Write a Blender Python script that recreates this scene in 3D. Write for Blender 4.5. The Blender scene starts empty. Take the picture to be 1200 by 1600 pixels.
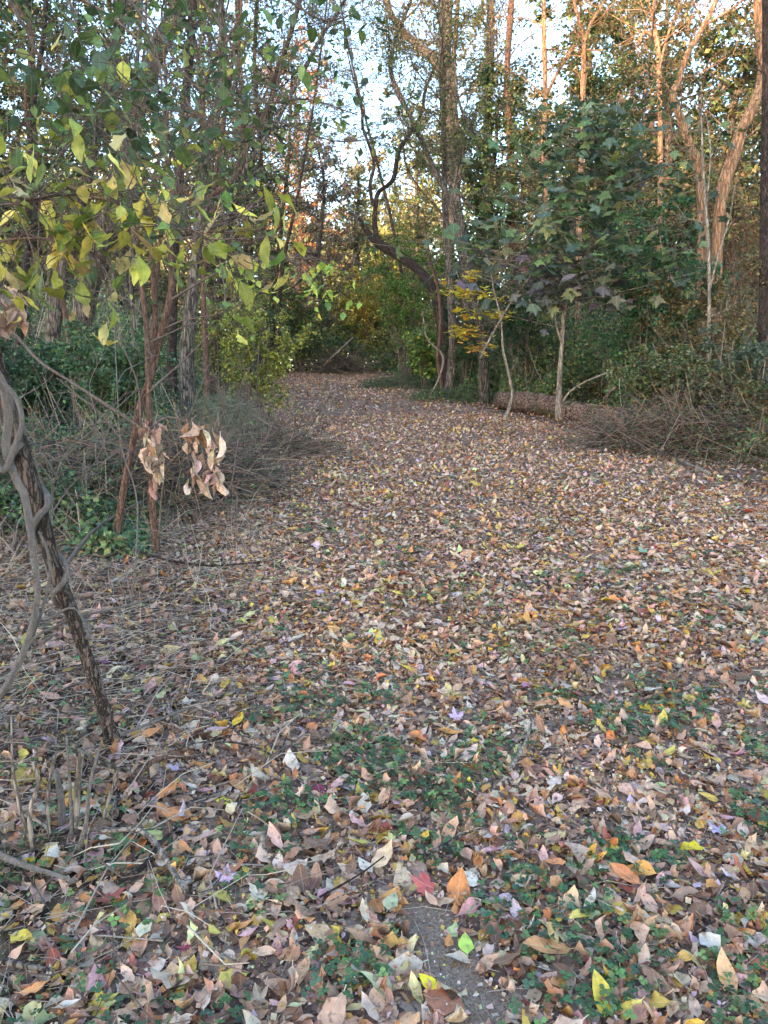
import bpy, math
import numpy as np
from mathutils import Vector

# ------------------------------------------------------------------ camera, sky, sun, exposure
S = bpy.context.scene
COL = S.collection
PITCH = math.atan(200 / 1200)
CAMZ = 1.5
cam_d = bpy.data.cameras.new('camera')
cam_d.sensor_fit = 'VERTICAL'; cam_d.sensor_height = 36; cam_d.lens = 27
cam_d.clip_start = 0.05; cam_d.clip_end = 800
cam = bpy.data.objects.new('camera', cam_d); COL.objects.link(cam)
cam.location = (0, 0, CAMZ); cam.rotation_euler = (math.pi / 2 - PITCH, 0, 0)
S.camera = cam

SUN_EL, SUN_AZ = math.radians(11), math.radians(207)      # azimuth clockwise from +Y : behind the camera, to the left
w = bpy.data.worlds.new('World'); S.world = w; w.use_nodes = True
nt = w.node_tree; bg = nt.nodes['Background']
sky = nt.nodes.new('ShaderNodeTexSky'); sky.sky_type = 'NISHITA'; sky.sun_disc = False
sky.sun_elevation = SUN_EL; sky.sun_rotation = SUN_AZ; sky.air_density = 1.0; sky.dust_density = 0.8; sky.ozone_density = 1.5
nt.links.new(sky.outputs[0], bg.inputs[0]); bg.inputs[1].default_value = 0.14
sl = bpy.data.lights.new('sun', 'SUN'); sl.energy = 2.0; sl.angle = math.radians(0.5); sl.color = (1.0, 0.70, 0.46)
so = bpy.data.objects.new('sun', sl); COL.objects.link(so)
sd = Vector((math.sin(SUN_AZ) * math.cos(SUN_EL), math.cos(SUN_AZ) * math.cos(SUN_EL), math.sin(SUN_EL)))
so.rotation_euler = (-sd).to_track_quat('-Z', 'Y').to_euler(); so.location = (-5, -10, 20)
S.view_settings.view_transform = 'Standard'; S.view_settings.look = 'None'
S.view_settings.gamma = 1.0; S.view_settings.exposure = 3.0
S.render.engine = 'CYCLES'
S.cycles.max_bounces = 9; S.cycles.diffuse_bounces = 7; S.cycles.glossy_bounces = 2
S.cycles.transmission_bounces = 3; S.cycles.sample_clamp_indirect = 6
S.cycles.use_denoising = True

# ------------------------------------------------------------------ helpers
R0 = np.random.default_rng(11)
def sp(t, k=1.5): return np.logaddexp(0, np.asarray(t, float) / k) * k
_ph = R0.uniform(0, 6.28, (5, 2)); 
def bump(x, y, s=1.0):
    x = np.asarray(x, float) / s; y = np.asarray(y, float) / s
    return (np.sin(1.7 * x + 0.9 * y + _ph[0, 0]) + np.sin(-1.1 * x + 2.3 * y + _ph[1, 0]) + 0.6 * np.sin(3.9 * x - 2.1 * y + _ph[2, 0])
            + 0.6 * np.sin(2.9 * x + 4.3 * y + _ph[3, 0]) + 0.35 * np.sin(7.3 * x + 5.1 * y + _ph[4, 0])) / 3.2
def gz(x, y):
    x = np.asarray(x, float); y = np.asarray(y, float)
    z = .07 * sp(y - 2) - .07 * sp(y - 31, 2)
    z = z + .05 * sp(x - 4.6 - .03 * y, .6) + .03 * sp(-x - 3.0 - .06 * y, .8)
    return z + .018 * bump(x, y, .55) + .03 * bump(x + 7, y, 2.1)
cp, sn = math.cos(PITCH), math.sin(PITCH)
def ray(px, py):
    a = (px - 600) / 1200; b = (800 - py) / 1200
    return np.array([a, cp + b * sn, -sn + b * cp])
def P(px, py, d):
    r = ray(px, py); return np.array([0, 0, CAMZ]) + r * (d / r[1])
def G(px, py):
    r = ray(px, py); t = 0.8
    for _ in range(4000):
        p = r * t; h = CAMZ + p[2] - float(gz(p[0], p[1]))
        if h < 0.0015 or t > 90: break
        t += max(.002, h * .25)
    return np.array([p[0], p[1], float(gz(p[0], p[1]))])
def lin(c):
    c = np.asarray(c, float) / 255
    return np.where(c <= .04045, c / 12.92, ((c + .055) / 1.055) ** 2.4)

class MB:
    def __init__(s): s.V = []; s.F = {}; s.U = []; s.C = []; s.n = 0
    def add(s, v, faces, uv=None, col=None):
        v = np.asarray(v, float); n = len(v)
        s.V.append(v); s.U.append(np.zeros((n, 2)) if uv is None else uv)
        s.C.append(np.broadcast_to(np.array([.3, .3, .3]) if col is None else col, (n, 3)))
        for f in faces:
            if len(f): s.F.setdefault(f.shape[1], []).append(f + s.n)
        s.n += n
    def build(s, name, mat, parent=None, origin=(0, 0, 0), smooth=True):
        me = bpy.data.meshes.new(name)
        o = bpy.data.objects.new(name, me); COL.objects.link(o)
        if s.n:
            V = np.concatenate(s.V) - np.asarray(origin); U = np.concatenate(s.U); C = np.concatenate(s.C)
            me.vertices.add(len(V)); me.vertices.foreach_set('co', V.astype(np.float32).ravel())
            li, st, off = [], [], 0
            for k, L in s.F.items():
                f = np.concatenate(L); li.append(f.ravel()); st.append(off + np.arange(len(f)) * k); off += f.size
            li = np.concatenate(li).astype(np.int32); st = np.concatenate(st).astype(np.int32)
            me.loops.add(len(li)); me.loops.foreach_set('vertex_index', li)
            me.polygons.add(len(st)); me.polygons.foreach_set('loop_start', st)
            me.update(calc_edges=True)
            uvl = me.uv_layers.new(name='UVMap'); uvl.data.foreach_set('uv', U[li].astype(np.float32).ravel())
            ca = me.color_attributes.new('Col', 'FLOAT_COLOR', 'POINT')
            ca.data.foreach_set('color', np.concatenate([C, np.ones((len(C), 1))], 1).astype(np.float32).ravel())
            if smooth: me.polygons.foreach_set('use_smooth', np.ones(len(st), bool))
        me.materials.append(mat)
        if parent is not None: o.parent = parent
        else: o.location = origin
        return o

def catmull(pts, vals, sub):
    pts = np.asarray(pts, float); vals = np.asarray(vals, float)
    if len(pts) < 3 or sub < 2: return pts, vals
    A = np.concatenate([[2 * pts[0] - pts[1]], pts, [2 * pts[-1] - pts[-2]]])
    out, ov = [], []
    for i in range(len(pts) - 1):
        for k in range(sub):
            t = k / sub; p0, p1, p2, p3 = A[i:i + 4]
            out.append(.5 * (2 * p1 + (p2 - p0) * t + (2 * p0 - 5 * p1 + 4 * p2 - p3) * t * t + (3 * p1 - p0 - 3 * p2 + p3) * t ** 3))
            ov.append(vals[i] * (1 - t) + vals[i + 1] * t)
    out.append(pts[-1]); ov.append(vals[-1])
    return np.array(out), np.array(ov)

def tube(mb, pts, rad, n=8, sub=4, col=None, rough=0.06, rng=R0, cap=True):
    """a tapering, slightly lumpy limb along a polyline; returns the smoothed centre line and radii"""
    pts = np.asarray(pts, float)
    rad = np.broadcast_to(np.asarray(rad, float), (len(pts),)) if np.ndim(rad) == 0 or len(np.atleast_1d(rad)) == len(pts) else np.interp(np.linspace(0, 1, len(pts)), np.linspace(0, 1, len(rad)), rad)
    p, r = catmull(pts, rad, sub); m = len(p)
    T = np.gradient(p, axis=0); T /= np.linalg.norm(T, axis=1, keepdims=True) + 1e-9
    ref = np.array([0, 1, 0]) if abs(T[:, 1]).mean() < .8 else np.array([1, 0, 0])
    A = np.cross(T, ref); A /= np.linalg.norm(A, axis=1, keepdims=True) + 1e-9
    B = np.cross(T, A)
    th = np.linspace(0, 2 * np.pi, n + 1)
    L = np.concatenate([[0], np.cumsum(np.linalg.norm(np.diff(p, axis=0), axis=1))])
    ph = rng.uniform(0, 6.28, 4)
    lump = 1 + rough * (np.sin(3 * th[None] + ph[0] + L[:, None] * 2) + .8 * np.sin(2 * th[None] + ph[1] + L[:, None] * 7 / (1 + r.mean() * 20)) + .6 * np.sin(L[:, None] * 9 + ph[2]))
    rr = r[:, None] * lump
    rr[:, -1] = rr[:, 0]
    v = p[:, None] + rr[..., None] * (np.cos(th)[None, :, None] * A[:, None] + np.sin(th)[None, :, None] * B[:, None])
    i = np.arange(m - 1)[:, None] * (n + 1) + np.arange(n)[None]
    f = np.stack([i, i + 1, i + n + 2, i + n + 1], -1).reshape(-1, 4)
    uv = np.stack([np.broadcast_to(th[None] / 6.2832 * max(r.mean() * 6.28, .01), (m, n + 1)), np.broadcast_to(L[:, None], (m, n + 1))], -1).reshape(-1, 2)
    vv = v.reshape(-1, 3); fs = [f]
    if cap:
        vv = np.concatenate([vv, p[:1], p[-1:]]); uv = np.concatenate([uv, [[0, 0], [0, L[-1]]]])
        k = np.arange(n); a0 = m * (n + 1)
        fs.append(np.stack([k + 1, k, np.full(n, a0)], -1)); fs.append(np.stack([(m - 1) * (n + 1) + k, (m - 1) * (n + 1) + k + 1, np.full(n, a0 + 1)], -1))
    mb.add(vv, fs, uv, col)
    return p, r

def twigs(mb, A, B, r0, r1, bend=.12, n=3, rng=R0, col=None):
    """many thin bent twigs A->B at once (3 rings each)"""
    A = np.asarray(A, float); B = np.asarray(B, float); N = len(A)
    if N == 0: return
    r0 = np.broadcast_to(r0, (N,)); r1 = np.broadcast_to(r1, (N,))
    D = B - A; L = np.linalg.norm(D, axis=1) + 1e-9
    M = (A + B) / 2 + rng.normal(0, 1, (N, 3)) * (L * bend)[:, None]
    T = D / L[:, None]
    ref = np.where(np.abs(T[:, 2:3]) < .8, np.array([[0, 0, 1.]]), np.array([[1., 0, 0]]))
    X = np.cross(T, ref); X /= np.linalg.norm(X, axis=1, keepdims=True); Y = np.cross(T, X)
    th = np.arange(n) * 2 * np.pi / n
    ring = np.cos(th)[None, :, None] * X[:, None] + np.sin(th)[None, :, None] * Y[:, None]
    v = np.stack([A[:, None] + ring * r0[:, None, None], M[:, None] + ring * ((r0 + r1) / 2)[:, None, None], B[:, None] + ring * r1[:, None, None]], 1).reshape(-1, 3)
    base = np.arange(N)[:, None, None] * 3 * n + np.arange(2)[None, :, None] * n + np.arange(n)[None, None]
    nx = np.arange(N)[:, None, None] * 3 * n + np.arange(2)[None, :, None] * n + ((np.arange(n) + 1) % n)[None, None]
    f = np.stack([base, nx, nx + n, base + n], -1).reshape(-1, 4)
    uv = np.tile(np.stack([np.tile(th / 6.28 * .05, 3), np.repeat([0, .5, 1], n)], -1), (N, 1))
    c = None
    if col is not None: c = np.repeat(np.broadcast_to(col, (N, 3)), 3 * n, 0)
    mb.add(v, [f], uv, c)

def rotm(yaw, pitch, roll):
    cy, sy, cx, sx, cr, sr = np.cos(yaw), np.sin(yaw), np.cos(pitch), np.sin(pitch), np.cos(roll), np.sin(roll)
    Z = np.zeros_like(cy); O = np.ones_like(cy)
    m = lambda *a: np.stack(a, -1).reshape(-1, 3, 3)
    return m(cy, -sy, Z, sy, cy, Z, Z, Z, O) @ m(O, Z, Z, Z, cx, -sx, Z, sx, cx) @ m(cr, Z, sr, Z, O, Z, -sr, Z, cr)

def scatter(mb, tpls, T, M, scale, col, rng=R0, pick=None):
    """tpls: leaf shapes (verts, faces, uv); one copy per row of T"""
    N = len(T)
    if N == 0: return
    pick = rng.integers(0, len(tpls), N) if pick is None else pick
    scale = np.broadcast_to(scale, (N,))
    for k, (v, fs, uv) in enumerate(tpls):
        s = np.where(pick == k)[0]
        if not len(s): continue
        vv = np.einsum('nij,kj->nki', M[s] * scale[s][:, None, None], v) + T[s][:, None]
        off = (np.arange(len(s)) * len(v))[:, None, None]
        mb.add(vv.reshape(-1, 3), [(f[None] + off).reshape(-1, f.shape[1]) for f in fs], np.tile(uv, (len(s), 1)), np.repeat(col[s], len(v), 0))

# leaf shapes: blade runs from the stalk at y=0 to the tip at y=1 (uv: u across, v along, both in leaf units)
def ovate(width=.26, curl=.3, fold=.2, twist=0., st=4, wav=0., seed=0, pet=0., skew=0., shp=.78):
    rg = np.random.default_rng(seed)
    ts = np.linspace(0, 1, st + 2)[1:-1]
    v = [(0, 0, 0)]; uv = [(0, 0)]
    for t in ts:
        wd = width * math.sin(math.pi * t ** shp) ** .85
        for sgn in (-1, 0, 1):
            wj = wd * (1 + rg.normal(0, .13)) if sgn else 0
            v.append((sgn * wj, t, fold * abs(wj) + wav * rg.normal() * (1 if sgn else .3))); uv.append((sgn * wd, t))
    v.append((0, 1, 0)); uv.append((0, 1))
    v = np.array(v, float); uv = np.array(uv, float)
    t = v[:, 1].copy(); v[:, 0] += skew * np.sin(t * 3) * .15
    a = twist * (t - .4); x, z = v[:, 0].copy(), v[:, 2].copy()
    v[:, 0] = x * np.cos(a) - z * np.sin(a); v[:, 2] = x * np.sin(a) + z * np.cos(a)
    if abs(curl) > 1e-3:                                   # bend the blade round an arc
        ang = curl * t * 2; v[:, 2], v[:, 1] = v[:, 2] * np.cos(ang) + (1 - np.cos(ang)) / (2 * curl), np.sin(ang) / (2 * curl) - v[:, 2] * np.sin(ang)
    tri = [(0, 2, 1), (0, 3, 2)]; quad = []
    for i in range(st - 1):
        a = 1 + 3 * i; quad += [(a, a + 1, a + 4, a + 3), (a + 1, a + 2, a + 5, a + 4)]
    a = 1 + 3 * (st - 1); e = len(v) - 1; tri += [(a, a + 1, e), (a + 1, a + 2, e)]
    if pet:
        b = len(v); v = np.concatenate([v, [(-.012, -pet, .02), (.012, -pet, .02), (.012, 0.02, 0), (-.012, 0.02, 0)]]); uv = np.concatenate([uv, np.zeros((4, 2))]); quad.append((b, b + 1, b + 2, b + 3))
    v[:, 1] -= .5
    return v, [np.array(tri)] + ([np.array(quad)] if quad else []), uv
def maple(seed=0, cup=.15, lobes=5, wav=.05):
    rg = np.random.default_rng(seed); pts = []
    L = {5: [(-125, .5), (-62, .88), (0, 1.), (62, .88), (125, .5)], 3: [(-60, .75), (0, 1), (60, .75)]}[lobes]
    out = [(-168, .28)]
    for i, (a, r) in enumerate(L):
        out += [(a - 21, r * .66), (a - 10, r * .72), (a, r), (a + 10, r * .72), (a + 21, r * .66)]
        if i < len(L) - 1: out.append(((a + L[i + 1][0]) / 2, .47))
    out.append((168, .28))
    v = [(0, 0, 0)] + [(r * .62 * math.sin(math.radians(a)) * (1 + rg.normal(0, .04)), r * .62 * math.cos(math.radians(a)), 0) for a, r in out] + [(-.012, -.62, -.02), (.012, -.62, -.02)]
    v = np.array(v); rr = np.hypot(v[:, 0], v[:, 1]); n = len(out)
    v[:, 2] = cup * rr ** 2 * rg.uniform(.5, 1.5) + rg.normal(0, wav, len(v)) * rr
    f = [(0, i + 1, i) for i in range(1, n)] + [(0, 1, n), (0, n + 1, n + 2)]
    return v, [np.array(f)], np.stack([v[:, 0] * .6, v[:, 1] + .3], -1)
OV_HI = [ovate(w_, c_ * .55, f_ * .6, t_ * .8, 5, wv, k, .12, sk, (.78, .9, .7, 1.25, .85, .65)[k % 6]) for k, (w_, c_, f_, t_, wv, sk) in enumerate([
    (.24, .35, .25, .3, .02, .3), (.20, .6, .5, -.5, .03, -.4), (.30, .15, .15, .1, .03, 0), (.27, -.5, .3, .6, .04, .5), (.17, .9, .6, .4, .03, 0), (.22, .25, .8, -.3, .02, .6),
    (.33, -.25, -.3, .2, .05, 0), (.25, 1.2, .3, .9, .05, .3), (.21, -.8, .5, -.8, .04, -.5), (.28, .4, 1.1, .2, .05, .2), (.15, .2, .4, 1.2, .02, .8), (.31, .7, -.6, -.4, .06, -.2)])]
OV_LO = [ovate(w_, c_, f_, 0, 1, .02, k) for k, (w_, c_, f_) in enumerate([(.28, .3, .3), (.22, .7, .6), (.34, -.4, .2), (.25, .15, -.4), (.2, -.7, .9)])]
OV_MID = [ovate(w_, c_, f_, t_, 3, .03, k, .1, sk, sh) for k, (w_, c_, f_, t_, sk, sh) in enumerate([(.3, .2, .2, .2, .3, .8), (.24, .3, .3, -.3, -.5, .9), (.36, -.15, .15, .3, 0, .7), (.3, .1, .3, 0, .4, 1.2), (.2, .5, .5, .8, .7, .8), (.33, -.4, -.2, .5, -.6, 1.0)])]
DROOP = [ovate(w_, c_, f_, t_, 4, .03, 80 + k, .2, sk) for k, (w_, c_, f_, t_, sk) in enumerate([(.15, .25, 1.3, .9, .5), (.19, -.3, 1.6, -.7, -.6), (.13, .5, 1.0, 1.4, .8), (.22, .15, 1.9, .5, .3), (.17, -.5, 1.2, -1.2, .4)])]
MAPLES = [maple(k, c_, 5, .08) for k, c_ in enumerate([.2, -.3, .5, .1])]
FARL = [(np.array([[0, -.5, 0], [-w_, 0, f_], [0, .5, .05], [w_, 0, f_]]), [np.array([[0, 2, 1], [0, 3, 2]])], np.array([[0, 0], [-.3, .5], [0, 1], [.3, .5]])) for w_, f_ in ((.32, .12), (.4, -.1), (.27, .2))]
CRUMPLE = [ovate(w_, c_, f_, t_, 4, .07, 50 + k, .15, sk) for k, (w_, c_, f_, t_, sk) in enumerate([(.16, 1.3, 1.2, 1.6, .8), (.2, -1.2, 1.5, -1.4, -.7), (.14, .8, -1.6, 2.2, .5), (.22, 1.8, .9, .9, .9), (.18, -.7, 1.8, -2., 1.), (.13, .4, 2.2, 1.2, -.9)])]
CRUMB = [ovate(w_, c_, .3, .5, 1, .06, k) for k, (w_, c_) in enumerate([(.45, .6), (.3, -.5), (.5, .3)])]
def litter_rot(n, tilt, rng): return rotm(rng.uniform(0, 6.28, n), rng.normal(0, tilt, n), rng.normal(0, tilt, n))

# ------------------------------------------------------------------ naming
def tag(o, label=None, cat=None, group=None, kind=None):
    if label: o['label'] = label
    if cat: o['category'] = cat
    if group: o['group'] = group
    if kind: o['kind'] = kind
    return o
def thing(name, label, cat, loc, group=None):
    o = bpy.data.objects.new(name, None); COL.objects.link(o); o.location = tuple(float(a) for a in loc); o.empty_display_size = .2
    return tag(o, label, cat, group)

# ------------------------------------------------------------------ materials
def nodes(name):
    m = bpy.data.materials.new(name); m.use_nodes = True; t = m.node_tree
    return m, t, t.nodes['Principled BSDF'], t.nodes['Material Output']
def leaf_mat(name, transl=0., rough=.6, vein=1., spec=.35):
    m, t, p, out = nodes(name); N = t.nodes.new; Lk = t.links.new
    at = N('ShaderNodeAttribute'); at.attribute_name = 'Col'
    uv = N('ShaderNodeUVMap'); sx = N('ShaderNodeSeparateXYZ'); Lk(uv.outputs[0], sx.inputs[0])
    ab = N('ShaderNodeMath'); ab.operation = 'ABSOLUTE'; Lk(sx.outputs[0], ab.inputs[0])
    # midrib
    mr = N('ShaderNodeMapRange'); mr.inputs[1].default_value = .006; mr.inputs[2].default_value = .02; mr.inputs[3].default_value = 1; mr.inputs[4].default_value = 0; Lk(ab.outputs[0], mr.inputs[0])
    # side veins slant outward
    k = N('ShaderNodeMath'); k.operation = 'MULTIPLY_ADD'; k.inputs[1].default_value = -.75; Lk(ab.outputs[0], k.inputs[0]); Lk(sx.outputs[1], k.inputs[2])
    fr = N('ShaderNodeMath'); fr.operation = 'PINGPONG'; fr.inputs[1].default_value = .055; Lk(k.outputs[0], fr.inputs[0])
    m2 = N('ShaderNodeMapRange'); m2.inputs[1].default_value = .0; m2.inputs[2].default_value = .012; m2.inputs[3].default_value = .6; m2.inputs[4].default_value = 0; Lk(fr.outputs[0], m2.inputs[0])
    mx = N('ShaderNodeMath'); mx.operation = 'MAXIMUM'; Lk(mr.outputs[0], mx.inputs[0]); Lk(m2.outputs[0], mx.inputs[1])
    vs = N('ShaderNodeMath'); vs.operation = 'MULTIPLY'; vs.inputs[1].default_value = .28 * vein; Lk(mx.outputs[0], vs.inputs[0])
    tc = N('ShaderNodeTexCoord'); no = N('ShaderNodeTexNoise'); no.inputs['Scale'].default_value = 38; no.inputs['Detail'].default_value = 4; Lk(tc.outputs['Object'], no.inputs['Vector'])
    cr = N('ShaderNodeMapRange'); cr.inputs[1].default_value = .3; cr.inputs[2].default_value = .75; cr.inputs[3].default_value = 1.22; cr.inputs[4].default_value = .62; Lk(no.outputs['Fac'], cr.inputs[0])
    mul = N('ShaderNodeVectorMath'); mul.operation = 'SCALE'; Lk(at.outputs['Color'], mul.inputs[0]); Lk(cr.outputs[0], mul.inputs['Scale'])
    lt = N('ShaderNodeMix'); lt.data_type = 'RGBA'; lt.blend_type = 'SCREEN'; Lk(vs.outputs[0], lt.inputs['Factor']); Lk(mul.outputs[0], lt.inputs['A']); lt.inputs['B'].default_value = (.5, .45, .3, 1)
    sp_ = N('ShaderNodeTexNoise'); sp_.inputs['Scale'].default_value = 55; sp_.inputs['Detail'].default_value = 3; Lk(tc.outputs['Object'], sp_.inputs['Vector'])
    sr = N('ShaderNodeMapRange'); sr.inputs[1].default_value = .6; sr.inputs[2].default_value = .68; sr.inputs[4].default_value = .6; Lk(sp_.outputs['Fac'], sr.inputs[0])
    bl = N('ShaderNodeMix'); bl.data_type = 'RGBA'; bl.inputs['B'].default_value = (.09, .05, .03, 1); Lk(lt.outputs['Result'], bl.inputs['A']); Lk(sr.outputs[0], bl.inputs['Factor']); lt = bl
    Lk(lt.outputs['Result'], p.inputs['Base Color'])
    p.inputs['Roughness'].default_value = rough; p.inputs['Specular IOR Level'].default_value = spec
    bp = N('ShaderNodeBump'); bp.inputs['Strength'].default_value = .35; bp.inputs['Distance'].default_value = .004
    sm = N('ShaderNodeMath'); sm.operation = 'SUBTRACT'; Lk(no.outputs['Fac'], sm.inputs[0]); Lk(mx.outputs[0], sm.inputs[1]); Lk(sm.outputs[0], bp.inputs['Height']); Lk(bp.outputs[0], p.inputs['Normal'])
    if transl:
        tr = N('ShaderNodeBsdfTranslucent'); Lk(lt.outputs['Result'], tr.inputs[0]); ms = N('ShaderNodeMixShader'); ms.inputs[0].default_value = transl
        Lk(p.outputs[0], ms.inputs[1]); Lk(tr.outputs[0], ms.inputs[2]); Lk(ms.outputs[0], out.inputs[0])
    return m
def bark_mat(name, c1, c2, scale=9., stretch=.18, bump_=.6, moss=0., lichen=0., ax=2):
    m, t, p, out = nodes(name); N = t.nodes.new; Lk = t.links.new
    uv = N('ShaderNodeTexCoord'); mp = N('ShaderNodeMapping'); mp.inputs['Scale'].default_value = tuple(stretch if q_ == ax else 1 for q_ in range(3)); Lk(uv.outputs['Object'], mp.inputs[0])
    n1 = N('ShaderNodeTexNoise'); n1.inputs['Scale'].default_value = scale * 2; n1.inputs['Detail'].default_value = 8; n1.inputs['Roughness'].default_value = .7; Lk(mp.outputs[0], n1.inputs['Vector'])
    vo = N('ShaderNodeTexVoronoi'); vo.feature = 'DISTANCE_TO_EDGE'; vo.inputs['Scale'].default_value = scale * 3
    wv = N('ShaderNodeMixRGB'); wv.blend_type = 'ADD'; wv.inputs[0].default_value = .12; Lk(mp.outputs[0], wv.inputs[1]); Lk(n1.outputs['Color'], wv.inputs[2]); Lk(wv.outputs[0], vo.inputs['Vector'])
    v2 = N('ShaderNodeMapRange'); v2.inputs[2].default_value = .16; Lk(vo.outputs['Distance'], v2.inputs[0])
    mu = N('ShaderNodeMath'); mu.operation = 'MULTIPLY_ADD'; mu.inputs[1].default_value = .45; Lk(v2.outputs[0], mu.inputs[0]); Lk(n1.outputs['Fac'], mu.inputs[2])
    cr = N('ShaderNodeMapRange'); cr.inputs[1].default_value = .52; cr.inputs[2].default_value = 1.02; Lk(mu.outputs[0], cr.inputs[0])
    mix = N('ShaderNodeMix'); mix.data_type = 'RGBA'; mix.inputs['A'].default_value = (*lin(c1), 1); mix.inputs['B'].default_value = (*lin(c2), 1); Lk(cr.outputs[0], mix.inputs['Factor'])
    last = mix.outputs['Result']
    for amt, colr, sc, lo in ((moss, (62, 78, 38), 2.3, .5), (lichen, (168, 172, 150), 7, .6)):
        if amt:
            n2 = N('ShaderNodeTexNoise'); n2.inputs['Scale'].default_value = sc; n2.inputs['Detail'].default_value = 6; Lk(uv.outputs['Object'], n2.inputs['Vector'])
            r2 = N('ShaderNodeMapRange'); r2.inputs[1].default_value = lo; r2.inputs[2].default_value = lo + .12; r2.inputs[4].default_value = amt; Lk(n2.outputs['Fac'], r2.inputs[0])
            mm = N('ShaderNodeMix'); mm.data_type = 'RGBA'; mm.inputs['B'].default_value = (*lin(colr), 1); Lk(last, mm.inputs['A']); Lk(r2.outputs[0], mm.inputs['Factor']); last = mm.outputs['Result']
    Lk(last, p.inputs['Base Color']); p.inputs['Roughness'].default_value = .9; p.inputs['Specular IOR Level'].default_value = .2
    bp = N('ShaderNodeBump'); bp.inputs['Strength'].default_value = min(1, bump_ * 1.3); bp.inputs['Distance'].default_value = .035; Lk(mu.outputs[0], bp.inputs['Height']); Lk(bp.outputs[0], p.inputs['Normal'])
    return m
def ground_mat(name, cols, scale=1.):
    m, t, p, out = nodes(name); N = t.nodes.new; Lk = t.links.new
    tc = N('ShaderNodeTexCoord')
    vo = N('ShaderNodeTexVoronoi'); vo.inputs['Scale'].default_value = 42 * scale; vo.inputs['Randomness'].default_value = 1; Lk(tc.outputs['Object'], vo.inputs['Vector'])
    n1 = N('ShaderNodeTexNoise'); n1.inputs['Scale'].default_value = 3.1; n1.inputs['Detail'].default_value = 9; n1.inputs['Roughness'].default_value = .7; Lk(tc.outputs['Object'], n1.inputs['Vector'])
    sx = N('ShaderNodeSeparateColor'); Lk(vo.outputs['Color'], sx.inputs[0])
    ad = N('ShaderNodeMath'); ad.operation = 'MULTIPLY_ADD'; ad.inputs[1].default_value = .55; Lk(sx.outputs[0], ad.inputs[0])
    hf = N('ShaderNodeMath'); hf.operation = 'MULTIPLY'; hf.inputs[1].default_value = .5; Lk(n1.outputs['Fac'], hf.inputs[0]); Lk(hf.outputs[0], ad.inputs[2])
    cr = N('ShaderNodeValToRGB'); e = cr.color_ramp.elements
    while len(e) < len(cols): e.new(.5)
    for i, c in enumerate(cols): e[i].position = .12 + .76 * i / (len(cols) - 1); e[i].color = (*lin(c), 1)
    Lk(ad.outputs[0], cr.inputs[0]); Lk(cr.outputs[0], p.inputs['Base Color']); p.inputs['Roughness'].default_value = .95; p.inputs['Specular IOR Level'].default_value = .15
    bp = N('ShaderNodeBump'); bp.inputs['Strength'].default_value = .8; bp.inputs['Distance'].default_value = .02; Lk(ad.outputs[0], bp.inputs['Height']); Lk(bp.outputs[0], p.inputs['Normal'])
    return m
M_LITTER = leaf_mat('dry_leaf', 0., .62, .9)
M_GREEN = leaf_mat('green_leaf', .32, .5, .7, .4)
M_FAR = leaf_mat('far_leaf', .32, .6, 0.)
M_CLOVER = leaf_mat('clover_leaf', .15, .55, .2)
M_DEAD = leaf_mat('withered_leaf', .12, .75, 1.)
B_GREY = bark_mat('grey_bark', (52, 44, 40), (132, 118, 108), 9, .16, .7, .25, .15)
B_PALE = bark_mat('pale_bark', (92, 80, 72), (168, 152, 138), 10, .2, .5, 0, .2)
B_DARK = bark_mat('dark_bark', (40, 32, 31), (98, 82, 76), 14, .25, .8, .1, .1)
B_LEAN = bark_mat('mossy_dark_bark', (58, 48, 43), (124, 106, 96), 12, .3, .9, .15, .35)
B_BROWN = bark_mat('brown_bark', (62, 44, 38), (136, 104, 88), 16, .2, .5, .1)
B_TAN = bark_mat('tan_bark', (128, 94, 72), (190, 146, 114), 7, .18, .6, .12, .1)
B_VINE = bark_mat('vine_bark', (122, 108, 100), (196, 182, 172), 40, .3, .7, 0, .15)
B_LOG = bark_mat('rotten_log', (62, 48, 42), (150, 122, 106), 6, .1, 1., .5, .15, 0)
B_TWIG = bark_mat('twig_bark', (70, 56, 50), (134, 116, 106), 26, .3, .3)
def straw_mat():
    m, t, p, out = nodes('dry_stem'); N = t.nodes.new
    at = N('ShaderNodeAttribute'); at.attribute_name = 'Col'; t.links.new(at.outputs['Color'], p.inputs['Base Color']); p.inputs['Roughness'].default_value = .8
    return m
M_STRAW = straw_mat()
M_GROUND = ground_mat('forest_soil', [(38, 30, 26), (66, 52, 44), (96, 76, 64), (128, 104, 90), (84, 66, 56)])
M_PATH = ground_mat('trodden_soil', [(48, 38, 34), (88, 72, 64), (132, 108, 96), (164, 138, 122), (104, 84, 74)], 1.3)
M_DIRT = ground_mat('bare_dirt', [(70, 58, 50), (122, 102, 88), (152, 130, 112), (104, 86, 74), (166, 146, 130)], 5)

# ------------------------------------------------------------------ the ground
def sheet(name, mat, xs, ys, dz, mask=None, kind='structure'):
    X, Y = np.meshgrid(xs, ys); Z = gz(X, Y) + dz
    v = np.stack([X, Y, Z], -1).reshape(-1, 3); nx = len(xs)
    i = (np.arange(len(ys) - 1)[:, None] * nx + np.arange(nx - 1)[None]).reshape(-1)
    f = np.stack([i, i + 1, i + nx + 1, i + nx], -1)
    if mask is not None: f = f[mask(v[f].mean(1)[:, 0], v[f].mean(1)[:, 1])]
    mb = MB(); mb.add(v, [f], v[:, :2]); o = mb.build(name, mat); tag(o, kind=kind); return o
_a = np.concatenate([-np.geomspace(260, 8.2, 26), np.arange(-8, 8.01, .16), np.geomspace(8.2, 260, 26)])
_b = np.concatenate([-np.geomspace(200, 1.2, 20), np.arange(-1, 12, .12), np.arange(12, 42, .35), np.geomspace(42.5, 400, 26)])
sheet('ground', M_GROUND, _a, _b, 0)
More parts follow.
